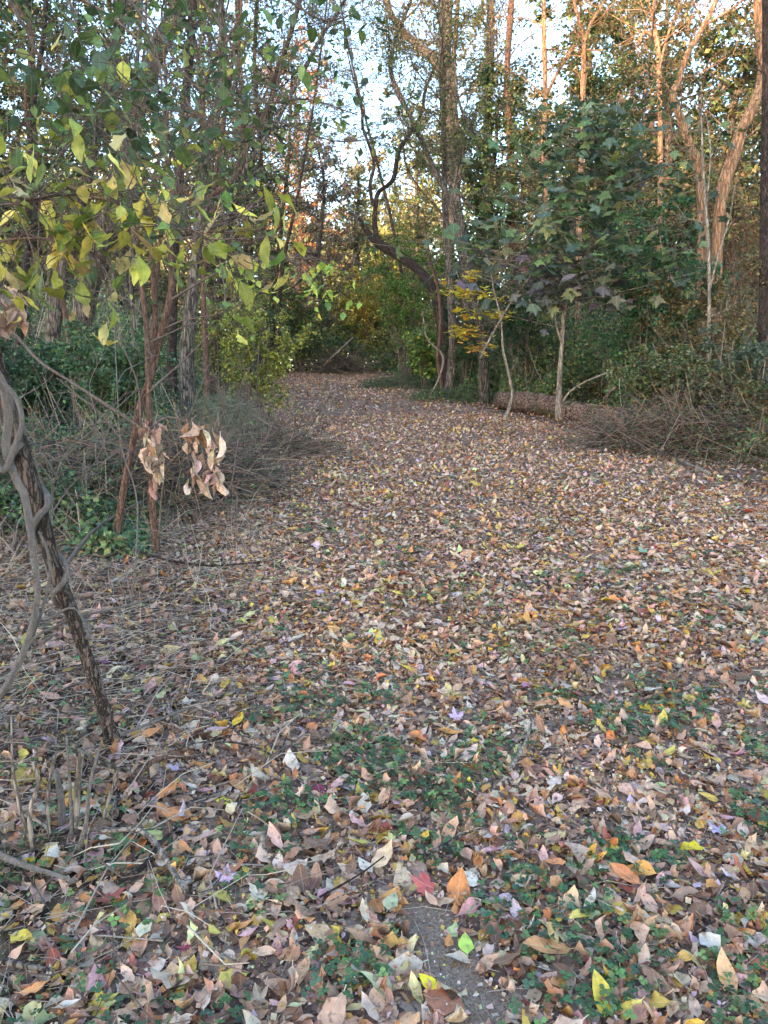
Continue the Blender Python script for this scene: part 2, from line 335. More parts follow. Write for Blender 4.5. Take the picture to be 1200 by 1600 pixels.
PY = np.array([-2, 2, 4.8, 7.2, 10.5, 14, 17.5, 21.5, 26, 31.5, 38]); 
PXL = np.array([-.9, -.8, -1.0, -1.3, -1.75, -2.15, -2.8, -3.6, -4.0, -3.6, -5]); PXR = np.array([2.6, 2.6, 3.4, 3.8, 3.7, 2.7, 1.6, .9, .3, -.6, -2])
def on_path(x, y, soft=.35):
    l = np.interp(y, PY, PXL); r = np.interp(y, PY, PXR); j = .25 * bump(x * 0 + 3, y, .8) + .12 * bump(x, y, .3)
    return np.clip(np.minimum(x - l + j, r - x + j) / soft + .5, 0, 1)
sheet('path', M_PATH, np.arange(-7, 6, .12), np.arange(-1, 42, .14), .004, lambda x, y: on_path(x, y) > .5)
dirtA, dirtB = G(660, 1440), G(735, 1590)
def in_dirt(x, y):
    d = dirtB - dirtA; L = math.hypot(d[0], d[1]); u = ((x - dirtA[0]) * d[0] + (y - dirtA[1]) * d[1]) / L ** 2
    q = np.abs((x - dirtA[0]) * d[1] - (y - dirtA[1]) * d[0]) / L
    rad = .075 + .03 * bump(x, y, .07)
    return np.clip(1.3 - np.hypot(np.clip(np.abs(u - .5) - .5, 0, 9) * L, q) / rad, 0, 1)
sheet('dirt', M_DIRT, np.arange(-.2, .6, .012), np.arange(1.3, 2.3, .012), .012, lambda x, y: in_dirt(x, y) > .15)

# ------------------------------------------------------------------ leaf litter
PAL = [((176, 146, 126), 17), ((196, 168, 146), 15), ((150, 118, 98), 15), ((120, 90, 74), 15), ((186, 128, 84), 9), ((206, 188, 170), 11), ((94, 70, 60), 12), ((206, 178, 84), 7), ((204, 156, 84), 5),
       ((160, 152, 112), 6), ((176, 140, 142), 6), ((222, 208, 192), 8), ((132, 70, 62), 2.0), ((174, 156, 170), 1.6), ((146, 160, 120), 2), ((200, 192, 190), 1.5)]
PC = lin(np.array([p for p, _ in PAL])); PWT = np.array([q for _, q in PAL], float); PWT /= PWT.sum()
def pal(n, rng, jit=.24):
    c = PC[rng.choice(len(PC), n, p=PWT)]
    c = c * [1.44, 1.25, 1.1] * rng.normal(1, jit, (n, 1)) * rng.normal(1, .05, (n, 3)); c = c * np.minimum(1, .52 / c.max(1, keepdims=True))
    return np.clip(c, .01, .6)
def sample_view(n, y0, y1, rng, margin=.6, power=1.):
    y = y0 + (y1 - y0) * rng.uniform(0, 1, n) ** power
    x = rng.uniform(-1, 1, n) * (y * .54 + margin)
    return x, y
rg = np.random.default_rng(5)
mb = MB()
def lay(n, y0, y1, tpls, smin, smax, tilt, lift, sidekeep=.55, power=1., palf=pal, keepf=None):
    x, y = sample_view(n, y0, y1, rg, power=power)
    on = on_path(x, y, .8)
    k = rg.uniform(0, 1, n) < (sidekeep + (1 - sidekeep) * on) * (1 - in_dirt(x, y) * (.93 if tpls is not CRUMB else .5))
    if keepf is not None: k &= keepf(x, y)
    x, y, on = x[k], y[k], on[k]; n = len(x)
    s = smin * (smax / smin) ** rg.uniform(0, 1, n)
    c = palf(n, rg) * ((.8 + .35 * on) * (1 + .16 * bump(x, y, .5) + .12 * bump(x + 5, y, 1.4)))[:, None]
    T = np.stack([x, y, gz(x, y) + .006 + rg.uniform(0, 1, n) ** 1.5 * lift], -1)
    scatter(mb, tpls, T, litter_rot(n, tilt, rg), s, c, rg)
lay(7600, 1.2, 3.6, OV_HI, .032, .085, .15, .02)
lay(2400, 1.2, 5, CRUMPLE, .03, .09, .4, .03)
lay(420, 1.2, 3.6, OV_HI, .075, .115, .25, .035)
lay(500, 1.2, 6, MAPLES, .05, .10, .22, .03)
lay(42000, 1.2, 4.0, CRUMB, .006, .024, .5, .024)
lay(17000, 3.6, 7.5, OV_MID, .035, .09, .17, .025, .5)
lay(1500, 3.6, 9, OV_HI, .07, .12, .28, .04, .5)
lay(42000, 3.5, 8, CRUMB, .014, .04, .5, .03)
lay(52000, 7.5, 15, OV_LO, .04, .10, .17, .03, .35)
lay(70000, 15, 34, OV_LO, .05, .12, .18, .04, .2, .8)
tag(mb.build('leaf_litter', M_LITTER), 'thick carpet of dry tan, orange and yellow fallen leaves over the path and its edges', 'leaf litter', kind='stuff')

# ------------------------------------------------------------------ clover, ivy leaves, grass
def disc(n=6, cx=0., cy=0., r=.5, z=0.):
    a = np.arange(n) * 2 * np.pi / n
    return np.stack([cx + r * np.cos(a), cy + r * np.sin(a), np.full(n, z) + .12 * r * np.cos(2 * a)], -1)
def trefoil(seed):
    rr = np.random.default_rng(seed); V = []; F = []
    for i in range(3):
        a = i * 2.094 + rr.normal(0, .2); V.append(disc(6, .5 * math.cos(a), .5 * math.sin(a), .46 * rr.uniform(.8, 1.1), .1 * rr.normal())); F.append(np.arange(6) + 6 * i)
    st = np.array([[-.04, 0, 0], [.04, 0, 0], [.05 + rr.normal(0, .3), rr.normal(0, .3), -2.2]]); V.append(st)
    v = np.concatenate(V); return v, [np.array(F), np.array([[18, 19, 20]])], v[:, :2] * .3
TREF = [trefoil(i) for i in range(4)]
def patchy(x, y, thr, s=.35): return (bump(x, y, s) + .6 * bump(x + 9, y + 4, s * .4)) > thr
def greens(n, rng, base, var=.25):
    b = lin(np.array(base)); c = b[rng.integers(0, len(b), n)]
    return np.clip(c * rng.normal(1, var, (n, 1)) * rng.normal(1, .08, (n, 3)), .005, .8)
GCL = [(70, 102, 60), (86, 118, 66), (60, 88, 56), (108, 134, 76), (66, 96, 68)]
mb = MB()
rg = np.random.default_rng(8)
def clov(n, y0, y1, s0, s1, thr, pw=1., s=.35, xmax=99, hi=.035):
    x, y = sample_view(n, y0, y1, rg, power=pw)
    k = patchy(x, y, thr, s) & (x < xmax) & ~((x < -.25 - .1 * y) & (rg.uniform(0, 1, n) < .75)) & (in_dirt(x, y) < .2); x, y = x[k], y[k]; n = len(x)
    T = np.stack([x, y, gz(x, y) + rg.uniform(.026, hi + .016, n)], -1)
    scatter(mb, TREF, T, litter_rot(n, .3, rg), rg.uniform(s0, s1, n), greens(n, rg, GCL), rg)
clov(9000, 1.2, 3.3, .011, .019, .16)
clov(6000, 2.0, 5.2, .013, .021, .15)
clov(3500, 1.3, 2.2, .010, .017, .35, 1, .5)
clov(7000, 4.6, 9, .016, .028, .42)
tag(mb.build('clover', M_CLOVER), 'low dark green clover growing up through the fallen leaves', 'clover', kind='stuff')

def blades(mb, x, y, h, wd, col, lean=.5, rng=rg):
    n = len(x); a = rng.uniform(0, 6.28, n); z = gz(x, y)
    d = np.stack([np.cos(a), np.sin(a)], -1); q = np.stack([-d[:, 1], d[:, 0]], -1)
    l = rng.uniform(.2, 1, n) * lean
    def pt(t, s): return np.stack([x + d[:, 0] * l * h * t * t + q[:, 0] * s * wd * (1 - t), y + d[:, 1] * l * h * t * t + q[:, 1] * s * wd * (1 - t), z + h * t * (1 - .3 * l * t)], -1)
    v = np.stack([pt(0, -1), pt(0, 1), pt(.5, 1), pt(.5, -1), pt(1, 0)], 1).reshape(-1, 3)
    b = (np.arange(n) * 5)[:, None]
    mb.add(v, [b + np.array([[0, 1, 2, 3]]), b + np.array([[3, 2, 4]])], None, np.repeat(col, 5, 0))
mb = MB()
x, y = sample_view(16000, 1.2, 6, rg); k = patchy(x, y, .1, .5) & (in_dirt(x, y) < .3); x, y = x[k], y[k]
blades(mb, x, y, rg.uniform(.02, .07, len(x)), .0016, greens(len(x), rg, [(70, 100, 50), (90, 112, 60), (120, 124, 80), (150, 134, 100)]), 1.2)
x, y = sample_view(9000, 6, 26, rg); k = patchy(x, y, .75, .8) & (np.abs(on_path(x, y, 2.5) - .45) < .4); x, y = x[k], y[k]
blades(mb, x, y, rg.uniform(.04, .11, len(x)), .004, greens(len(x), rg, [(70, 96, 52), (84, 104, 60), (110, 116, 76)]), 1.)
tag(mb.build('grass', M_STRAW), 'short thin green grass among the leaves of the path', 'grass', kind='stuff')

# dead stems lying and standing on the left verge
mb = MB(); rg = np.random.default_rng(21)
def verge(n, y0, y1, side):
    x, y = sample_view(int(n), y0, y1, rg)
    l = np.interp(y, PY, PXL); r = np.interp(y, PY, PXR)
    k = (x < l + .15 + rg.normal(0, .25, len(x))) if side < 0 else (x > r - .1 + rg.normal(0, .2, len(x)))
    return x[k], y[k]
x, y = verge(13000, 1.2, 7, -1); k = rg.uniform(0, 1, len(x)) < np.interp(y, [2.3, 3.2], [.2, 1]); x, y = x[k], y[k]; n = len(x); a = rg.normal(.35, 1.3, n); L = rg.uniform(.05, .3, n)
A = np.stack([x, y, gz(x, y) + rg.uniform(.01, .05, n)], -1); B = A + np.stack([np.cos(a) * L, np.sin(a) * L, rg.normal(.0, .12, n) * L + .02], -1)
SC = lin(np.array([(166, 148, 132), (122, 102, 90), (192, 174, 152), (92, 76, 68), (150, 134, 124)]))
twigs(mb, A, B, .0016, .0009, .05, 3, rg, SC[rg.integers(0, 5, n)])
x, y = verge(5200, 4, 14, -1); n = len(x); L = rg.uniform(.1, .5, n)
A = np.stack([x, y, gz(x, y)], -1); B = A + np.stack([rg.normal(0, .4, n) * L, rg.normal(0, .4, n) * L, L * rg.uniform(.2, .9, n)], -1)
twigs(mb, A, B, .002, .001, .1, 3, rg, SC[rg.integers(0, 5, n)])
x, y = sample_view(5000, 1.2, 6, rg); n = len(x); a = rg.uniform(0, 6.28, n); L = rg.uniform(.03, .14, n)
A = np.stack([x, y, gz(x, y) + .02], -1); B = A + np.stack([np.cos(a) * L, np.sin(a) * L, rg.normal(0, .008, n)], -1)
twigs(mb, A, B, .001, .0007, .06, 3, rg, SC[rg.integers(0, 5, n)])
n = 190; y = rg.uniform(1.6, 5.2, n); x = -.25 - rg.uniform(0, 1, n) * (y * .5 + .1); a = rg.uniform(0, 6.28, n); L = rg.uniform(.08, .36, n)
A = np.stack([x, y, gz(x, y) + rg.uniform(.02, .09, n)], -1); B = A + np.stack([np.cos(a) * L, np.sin(a) * L, rg.normal(.05, .22, n) * L], -1); B[:, 2] = np.maximum(B[:, 2], gz(B[:, 0], B[:, 1]) + .015)
twigs(mb, A, B, rg.uniform(.0018, .0036, n), .001, .09, 5, rg, SC[rg.integers(0, 5, n)] * .85)
tag(mb.build('dry_stems', M_STRAW), 'tangle of thin dry grass stems and twigs over the left verge', 'dry stems', kind='stuff')

# ------------------------------------------------------------------ single fallen leaves that stand out
LEAF = []; NAMED = []
def fallen(px, py, L, rgb, label, kind='ov', v=2, yaw=None, lift=.045, cat='leaf', group=None, tilt=.22):
    rr = np.random.default_rng(int(px * 7 + py)); g = G(px, py); m = MB()
    T = (CRUMPLE[v % 6] if kind == 'cr' else OV_HI[v % 12] if kind == 'ov' else MAPLES[v % 4])
    yaw = rr.uniform(0, 6.28) if yaw is None else math.radians(yaw)
    NAMED.append((g, label)); L *= .9; tilt *= .7; lift *= .7; o = g + np.array([0, 0, lift])
    scatter(m, [T], np.array([o]), rotm(np.array([yaw]), rr.normal(.15, tilt, 1), rr.normal(0, tilt, 1)), L, lin(rgb)[None])
    ob = m.build('maple_leaf' if kind == 'mp' else 'fallen_leaf', M_LITTER, None, tuple(o)); tag(ob, label, cat, group); LEAF.append(g); return ob
for a in [
 (668, 1400, .12, (196, 92, 82), 'red maple leaf lying above the bare dirt patch', 'mp', 0, 80),
 (668, 1552, .062, (232, 204, 40), 'bright yellow leaf on the lower end of the bare dirt patch', 'ov', 2, 50),
 (728, 1492, .072, (176, 196, 84), 'lime green leaf at the right edge of the bare dirt', 'ov', 2, 0),
 (935, 1575, .12, (190, 168, 60), 'large dull yellow leaf at the bottom edge of the photo', 'ov', 0, 10),
 (852, 1503, .15, (196, 134, 84), 'long orange-brown leaf, largest at the lower right', 'ov', 0, 100),
 (700, 1582, .13, (172, 108, 78), 'broad rust brown leaf under the bright yellow leaf', 'ov', 6, 250),
 (585, 1562, .11, (168, 164, 124), 'pale olive pointed leaf left of the bright yellow leaf', 'ov', 5, 70),
 (638, 1054, .11, (222, 182, 60), 'wide golden leaf in the middle of the foreground', 'ov', 2, 85),
 (714, 1131, .09, (184, 154, 176), 'lilac five-lobed leaf lying on green clover', 'mp', 0, 20),
 (822, 1080, .085, (206, 138, 160), 'pink lobed leaf right of the lilac leaf', 'mp', 1, 10),
 (776, 1092, .10, (206, 150, 118), 'salmon pointed leaf left of the pink lobed leaf', 'ov', 0, 60),
 (852, 1108, .12, (204, 140, 98), 'flat orange-tan leaf below the pink lobed leaf', 'ov', 2, 92),
 (921, 984, .10, (232, 184, 40), 'bright yellow leaf on the open right half of the path', 'ov', 2, 60),
 (1168, 929, .11, (230, 186, 34), 'bright yellow leaf near the right edge of the path', 'ov', 6, 95),
 (386, 988, .13, (206, 184, 60), 'long yellow leaf on the left verge of the path', 'ov', 4, 95),
 (968, 992, .09, (184, 152, 172), 'mauve leaf right of the bright yellow path leaf', 'mp', 2, 200),
 (1006, 868, .13, (128, 160, 126), 'pale mint green lobed leaf up on the path', 'mp', 0, 30),
 (1085, 893, .12, (196, 176, 160), 'pale beige folded leaf on the right of the path', 'ov', 9, 130),
 (742, 760, .14, (216, 180, 60), 'small yellow leaf far up the middle of the path', 'ov', 2, 80),
 (846, 832, .14, (220, 190, 50), 'yellow leaf lying flat below the small far yellow leaf', 'ov', 2, 95),
 (430, 804, .12, (206, 186, 56), 'yellow leaf at the left edge of the path by the verge', 'ov', 6, 30),
 (502, 932, .085, (172, 150, 176), 'lavender leaf on the left side of the path', 'mp', 1, 60),
 (502, 958, .09, (196, 184, 60), 'olive yellow leaf just below the lavender leaf', 'ov', 2, 85),
 (732, 1188, .11, (196, 164, 150), 'long pinkish beige leaf below the lilac leaf', 'ov', 0, 310),
 (732, 1085, .05, (204, 140, 60), 'small rust leaf above the lilac leaf', 'ov', 3, 200),
 (740, 1168, .06, (222, 190, 70), 'yellow leaf curled beside the long pinkish beige leaf', 'ov', 3, 120),
 (530, 1235, .085, (206, 156, 146), 'rose-tan oval leaf over a dark crimson one', 'ov', 2, 330),
 (498, 1243, .085, (120, 36, 60), 'dark crimson leaf under a rose-tan leaf', 'mp', 1, 200),
 (570, 1268, .085, (196, 180, 160), 'pale oval leaf right of the crimson leaf', 'ov', 2, 10),
 (475, 1288, .09, (190, 148, 116), 'tan oval leaf below the crimson leaf', 'ov', 2, 95),
 (541, 1302, .09, (200, 134, 86), 'orange-tan leaf standing half upright by clover', 'ov', 5, 200),
 (533, 1352, .07, (196, 168, 50), 'narrow mustard leaf in the lower middle', 'ov', 4, 170),
 (352, 1388, .085, (208, 168, 184), 'pale pink lobed leaf in the lower left litter', 'mp', 0, 0),
 (293, 1497, .055, (142, 44, 66), 'wine red leaf in the lower left litter', 'mp', 3, 90),
 (243, 1420, .10, (170, 118, 98), 'reddish brown narrow leaf beside the forked pale branch', 'ov', 5, 30),
 (228, 1465, .07, (200, 190, 160), 'cream leaf below the reddish brown narrow leaf', 'ov', 2, 350),
 (262, 1250, .11, (196, 122, 66), 'bright orange leaf tilted up behind the dead stems', 'ov', 5, 335),
 (275, 1285, .12, (190, 122, 76), 'wide orange leaf flat below the tilted orange leaf', 'ov', 2, 85),
 (370, 1235, .11, (196, 134, 80), 'curled orange leaf on the left of the foreground', 'ov', 3, 40),
 (400, 1228, .12, (206, 176, 150), 'light tan curled leaf next to the curled orange leaf', 'ov', 7, 100),
 (350, 1262, .08, (200, 182, 60), 'yellow leaf below the curled orange leaf', 'ov', 6, 70),
 (275, 1215, .07, (172, 150, 166), 'lilac leaf near the base of the leaning trunk', 'mp', 2, 70),
 (35, 1480, .08, (214, 182, 70), 'round golden leaf near the bottom left corner', 'ov', 2, 250),
 (98, 1290, .05, (176, 156, 176), 'small violet leaf caught among the dead stems', 'mp', 1, 0),
 (240, 1318, .09, (196, 190, 120), 'yellowish green triangular leaf above the forked pale branch', 'ov', 2, 60),
 (78, 1097, .11, (200, 142, 116), 'salmon tan leaf left of the leaning trunk', 'ov', 2, 90),
 (373, 1136, .10, (214, 170, 40), 'yellow leaf pointing up on the left verge', 'ov', 0, 340),
 (215, 1090, .06, (96, 146, 50), 'fresh green leaf right of the leaning trunk', 'mp', 1, 20),
 (165, 1045, .055, (120, 56, 110), 'purple leaf close to the leaning trunk', 'mp', 2, 40),
 (426, 1105, .10, (190, 128, 84), 'orange-brown narrow leaf on the left of the path', 'ov', 0, 290),
 (560, 1095, .08, (214, 160, 130), 'peach leaf near the middle of the foreground', 'ov', 2, 40),
 (945, 1255, .12, (206, 150, 116), 'large salmon leaf on the right foreground', 'mp', 3, 80),
 (900, 1268, .11, (200, 150, 120), 'crumpled brown maple leaf left of the large salmon leaf', 'mp', 1, 290),
 (960, 1338, .05, (208, 184, 80), 'round yellow leaf over dark clover on the right', 'ov', 2, 0),
 (1080, 1336, .09, (222, 192, 40), 'vivid yellow leaf at the tip of a long straw', 'ov', 3, 85),
 (1125, 1312, .09, (190, 164, 182), 'lilac star-shaped leaf on the right edge of the foreground', 'mp', 0, 30),
 (1105, 1258, .08, (218, 172, 70), 'amber leaf right of the large salmon leaf', 'ov', 2, 80),
 (1085, 1372, .10, (196, 150, 140), 'mauve-brown long leaf below the vivid yellow leaf', 'ov', 1, 60),
 (1150, 1375, .09, (160, 88, 62), 'dark rust leaf at the right edge of the photo', 'ov', 4, 40),
 (1000, 1465, .11, (200, 150, 104), 'tan lobed leaf standing upright among clover', 'mp', 2, 350),
 (1048, 1462, .09, (182, 150, 114), 'brown leaf right of the upright tan lobed leaf', 'mp', 3, 60),
 (1060, 1508, .08, (222, 162, 76), 'golden brown curled leaf in the lower right clover', 'ov', 8, 80),
 (1135, 1540, .12, (206, 160, 116), 'tall tan leaf standing in the bottom right corner', 'ov', 1, 0),
 (1110, 1500, .09, (192, 180, 168), 'pale beige grey leaf left of the tall tan leaf', 'ov', 9, 20),
 (1075, 1100, .075, (214, 178, 64), 'yellow leaf on the far right of the foreground', 'ov', 2, 60),
 (1030, 1118, .09, (206, 132, 60), 'deep orange leaf curled on the right side', 'ov', 3, 95),
 (1010, 1115, .085, (222, 180, 50), 'yellow leaf touching the deep orange leaf', 'ov', 6, 200),
 (745, 955, .11, (190, 128, 84), 'brown-orange leaf over clover in mid path', 'ov', 3, 70),
 (705, 925, .13, (204, 134, 66), 'orange leaf just above the mid path clover', 'ov', 0, 95),
 (870, 885, .14, (214, 176, 150), 'pink tan leaf on the middle of the path', 'ov', 2, 40),
 (480, 770, .13, (196, 140, 90), 'orange-brown leaf by the left path edge, beyond the verge twigs', 'ov', 0, 320),
 (1060, 840, .13, (204, 136, 60), 'small orange leaf high on the right of the path', 'ov', 2, 80),
 (905, 862, .13, (214, 186, 60), 'dull yellow leaf left of the mint green leaf', 'ov', 2, 80),
 (1180, 1010, .10, (184, 172, 176), 'pale lilac leaf at the right edge of the path', 'ov', 6, 80),
 (1190, 1100, .10, (206, 168, 160), 'pale pink leaf cut by the right edge of the photo', 'ov', 2, 20),
 (620, 1370, .07, (222, 178, 90), 'pale orange curled leaf above the red maple leaf', 'ov', 3, 20),
 (612, 1425, .075, (172, 168, 130), 'grey green leaf left of the bare dirt patch', 'ov', 2, 340),
 (405, 1580, .07, (150, 128, 108), 'dull brown leaf at the bottom left of centre', 'mp', 2, 20),
]:
    fallen(*a[:5], kind=a[5], v=a[6], yaw=a[7])
rg = np.random.default_rng(77); cnt = 0
gens = [((178, 142, 120), 'crinkled tan fallen leaf in the near leaf litter'), ((150, 112, 90), 'brown dry fallen leaf in the near leaf litter'), ((200, 136, 84), 'plain orange fallen leaf in the near leaf litter'),
        ((206, 184, 164), 'cream coloured fallen leaf in the near leaf litter'), ((200, 176, 84), 'faded yellow fallen leaf in the near leaf litter')]
NL = list(NAMED); USED = set(l for _, l in NL)
def which(g, size, lb):
    col = lb.split(' fallen')[0]; q = sorted(NL, key=lambda t_: np.hypot(*(t_[0] - g)[:2]))[:9]
    for sz in (size,):
        for c, l in q:
            if 'edge' in l or 'corner' in l or len(l.split()) > 9 or ' of the photo' in l: continue
            d = g - c; w_ = ('left of' if d[0] < 0 else 'right of') if abs(d[0]) > abs(d[1]) else ('in front of' if d[1] < 0 else 'beyond')
            t_ = f'{sz}{col} leaf {w_} the {l}'
            if t_ not in USED and len(t_.split()) <= 16: USED.add(t_); return t_
    return None
while cnt < 170:
    px, py = rg.uniform(5, 1195), 1600 - 560 * rg.uniform(0, 1) ** 1.1
    g = G(px, py)
    if float(in_dirt(g[0], g[1])) > .1 or any(np.hypot(*(g - q)[:2]) < .06 for q in LEAF): continue
    k = int(rg.choice(5, p=[.32, .26, .14, .2, .08])); c, lb = gens[k]
    sz_ = rg.uniform(.055, .105); lw = which(g, 'small ' if sz_ < .068 else 'large ' if sz_ > .094 else '', lb)
    fallen(px, py, sz_, tuple(np.clip(np.array(c) * rg.normal(1, .09), 20, 240)), lw or lb, 'cr' if k == 0 and cnt % 2 else 'ov', int(rg.integers(0, 12)), lift=.04, group=lb.split(' fallen')[0] + ' leaves in the near litter', tilt=.35)
    cnt += 1

# ------------------------------------------------------------------ tree and shrub builders
def leaf_cols(n, rng, base, var=.22):
    b = lin(np.array([c[:3] for c in base], float)); wt = np.array([c[3] if len(c) > 3 else 1 for c in base], float)
    c = b[rng.choice(len(b), n, p=wt / wt.sum())]
    return np.clip(c * 1.35 * rng.normal(1, var, (n, 1)) * rng.normal(1, .07, (n, 3)), .004, .85)
def attach(mb, tpls, pts, scale, col, rng, down=.5, spread=.45, yaw=None):
    n = len(pts)
    if not n: return
    M = rotm(rng.uniform(0, 6.28, n) if yaw is None else yaw, rng.normal(-down, spread, n), rng.normal(0, spread, n))
    scale = np.broadcast_to(scale, (n,)) * rng.uniform(.7, 1.25, n)
    T = pts + np.einsum('nij,j->ni', M, np.array([0, .55, 0])) * scale[:, None]
    scatter(mb, tpls, T, M, scale, col, rng)
def unit(v): return v / (np.linalg.norm(v, axis=-1, keepdims=True) + 1e-9)
def topz(y): return CAMZ + np.maximum(y, 1) * .47 + 1.6
G_DARK = [(54, 74, 50), (70, 92, 58), (84, 106, 62), (62, 80, 66), (98, 110, 66)]
G_MIX = [(70, 90, 56, 3), (90, 104, 64, 3), (114, 118, 70, 2), (136, 130, 76, 1.2), (150, 136, 80, .6), (116, 98, 76, .9)]
G_TAN = [(146, 132, 98, 2), (158, 148, 98, 3), (124, 128, 86, 2), (118, 104, 84, 2), (172, 160, 108, 1.5)]
G_BROWN = [(128, 110, 92), (138, 120, 100), (110, 98, 82), (140, 128, 94), (106, 106, 80)]
G_YEL = [(206, 170, 50), (220, 184, 60), (190, 146, 48), (160, 160, 60)]
G_ORG = [(216, 140, 84), (206, 124, 76), (226, 164, 104), (186, 124, 92)]
G_LIME = [(120, 146, 58), (146, 162, 66), (96, 128, 54), (170, 170, 70), (196, 176, 60)]
G_PURP = [(140, 118, 118), (120, 104, 106), (150, 128, 120)]

def limbs(mbB, mbL, tp, tr, rng, nl=14, cs=.35, llen=2.2, tw=7, sub=3, lf=3, ls=.07, pal_=G_MIX, tpl=FARL, up=.5, rl=.35, wig=.12, side=None, zcap=None, down=.5, twr=.006, thin=1.):
    """side limbs, twigs and leaves round the centre line tp with radii tr"""
    tp = np.asarray(tp); H0, H1 = tp[0, 2], tp[-1, 2]
    ii = np.where(tp[:, 2] > H0 + (H1 - H0) * cs)[0]
    if not len(ii): return
    TA, TB, RA, RB = [], [], [], []
    for k in range(nl):
        i = ii[int((k + rng.uniform(0, 1)) / nl * len(ii)) % len(ii)]; f = (tp[i, 2] - H0) / (H1 - H0 + 1e-6)
        az = k * 2.4 + rng.normal(0, .5)
        if side is not None and rng.uniform() < .7: az = side + rng.normal(0, .6)
        L = llen * (1.15 - .55 * f) * rng.uniform(.6, 1.25)
        d = np.array([math.cos(az), math.sin(az), up * rng.uniform(.4, 1.5)]); d /= np.linalg.norm(d)
        p = [tp[i]]; 
        for s in range(4):
            d = unit(d + rng.normal(0, wig * 2, 3) + np.array([0, 0, .08])); p.append(p[-1] + d * L / 4)
        p = np.array(p); r0 = max(min(tr[i] * rl, L * .014), .004) * thin
        q, qr = tube(mbB, p, [r0, r0 * .75, r0 * .55, r0 * .4, r0 * .2], 5, 2, rng=rng, cap=False)
        m = int(tw); u = rng.uniform(.15, 1, m); a = q[(u * (len(q) - 1)).astype(int)]
        dd = unit(unit(q[-1] - q[0])[None] * .5 + rng.normal(0, .55, (m, 3)) + np.array([0, 0, .15])); b = a + dd * (L * rng.uniform(.18, .42, m))[:, None]
        TA.append(a); TB.append(b); RA.append(np.full(m, r0 * .35 + twr * .3)); RB.append(np.full(m, twr * .35))
    A = np.concatenate(TA); B = np.concatenate(TB)
    twigs(mbB, A, B, np.concatenate(RA), np.concatenate(RB), .08, 4, rng)
    n = len(A); A2 = np.repeat(A, sub, 0); B2 = np.repeat(B, sub, 0); u = rng.uniform(.3, 1, (n * sub, 1)); s = A2 + (B2 - A2) * u
    Lw = np.linalg.norm(B2 - A2, axis=1, keepdims=True); e = s + unit(unit(B2 - A2) * .6 + rng.normal(0, .5, s.shape)) * Lw * rng.uniform(.3, .8, (len(s), 1))
    twigs(mbB, s, e, twr * .5, twr * .25, .08, 3, rng)
    if lf and mbL is not None:
        N = int(len(s) * lf * 1.8); k = rng.integers(0, len(s), N); u = rng.uniform(.1, 1.05, (N, 1)); pts = s[k] + (e[k] - s[k]) * u + rng.normal(0, ls * .4, (N, 3))
        if zcap is not None: pts = pts[pts[:, 2] < zcap]
        attach(mbL, tpl, pts, ls, leaf_cols(len(pts), rng, pal_), rng, down)

def finish(t, base, mT, mB_, mL, bark, lmat, bbark=None):
    if mT.n: mT.build('trunk', bark, t, base)
    if mB_.n: mB_.build('branches', bbark or bark, t, base)
    if mL.n: mL.build('crown', lmat, t, base)

def traced(label, d, px, bark, seed, forks=(), nl=14, base_y=None, name='tree', cat='tree', grp=None, ext=2.0, dd=0., tube_n=9, rough=.07, root=1.5, lmat=None, extra=None, sink=.15, group=None, **kw):
    """tree whose stem follows a line seen in the photo, top first: [(px, py, width_px)...] at distance d; dd leans it away with height"""
    rng = np.random.default_rng(seed)
    wk = lambda L: [(a, b, c * (.74 if c < 13 else .84)) for a, b, c in L]
    px = wk(px)[::-1]; forks = [wk(f) for f in forks]
    y0, y1 = px[0][1], px[-1][1]
    dep = lambda py: d + dd * (y0 - py) / max(1, (y0 - y1))
    pts = [P(a, b, dep(b)) for a, b, _ in px]; rad = [c / 2400 * dep(b) for _, b, c in px]
    g = float(gz(pts[0][0], pts[0][1]))
    if pts[0][2] > g + .05:
        dirn = pts[0] - pts[1]; h = pts[0][2] - g; off = dirn * min(1.0, h / max(.3, abs(dirn[2]))) * .5
        b0 = np.array([pts[0][0] + off[0], pts[0][1], 0]); b0[2] = float(gz(b0[0], b0[1])) - sink
        pts.insert(0, b0); rad.insert(0, rad[0] * root)
    else: pts[0][2] = g - sink; rad[0] *= root
    if ext: 
        v = unit(pts[-1] - pts[-2]); v = unit(v + np.array([0, 0, .5])); pts.append(pts[-1] + v * ext); rad.append(rad[-1] * .55)
    base = (pts[0][0], pts[0][1], float(gz(pts[0][0], pts[0][1])))
    t = thing(name, label, cat, base, group)
    mT, mB_, mL = MB(), MB(), MB()
    tp, tr = tube(mT, pts, rad, tube_n, 5, rough=rough, rng=rng)
    zc = float(topz(d))
    lines = [(tp, tr)]
    for fk in forks:
        fp = [P(a, b, dep(b)) for a, b, _ in fk]; fr = [c / 2400 * dep(b) for _, b, c in fk]
        if fk[-1][1] < 5: fp.append(fp[-1] + unit(unit(fp[-1] - fp[-2]) + np.array([0, 0, .4])) * 1.2); fr.append(fr[-1] * .5)
        lines.append(tube(mT, fp, fr, 8, 5, rough=rough, rng=rng))
    if nl:
        for j, (a, b) in enumerate(lines):
            limbs(mB_, mL, a, b, rng, nl=nl if j == 0 else max(3, nl // 2), zcap=zc, **(kw if j == 0 else {**kw, 'cs': .1}))
    if extra: extra(mB_, mL, tp, tr, rng, base)
    finish(t, base, mT, mB_, mL, bark, lmat or M_FAR)
    return t

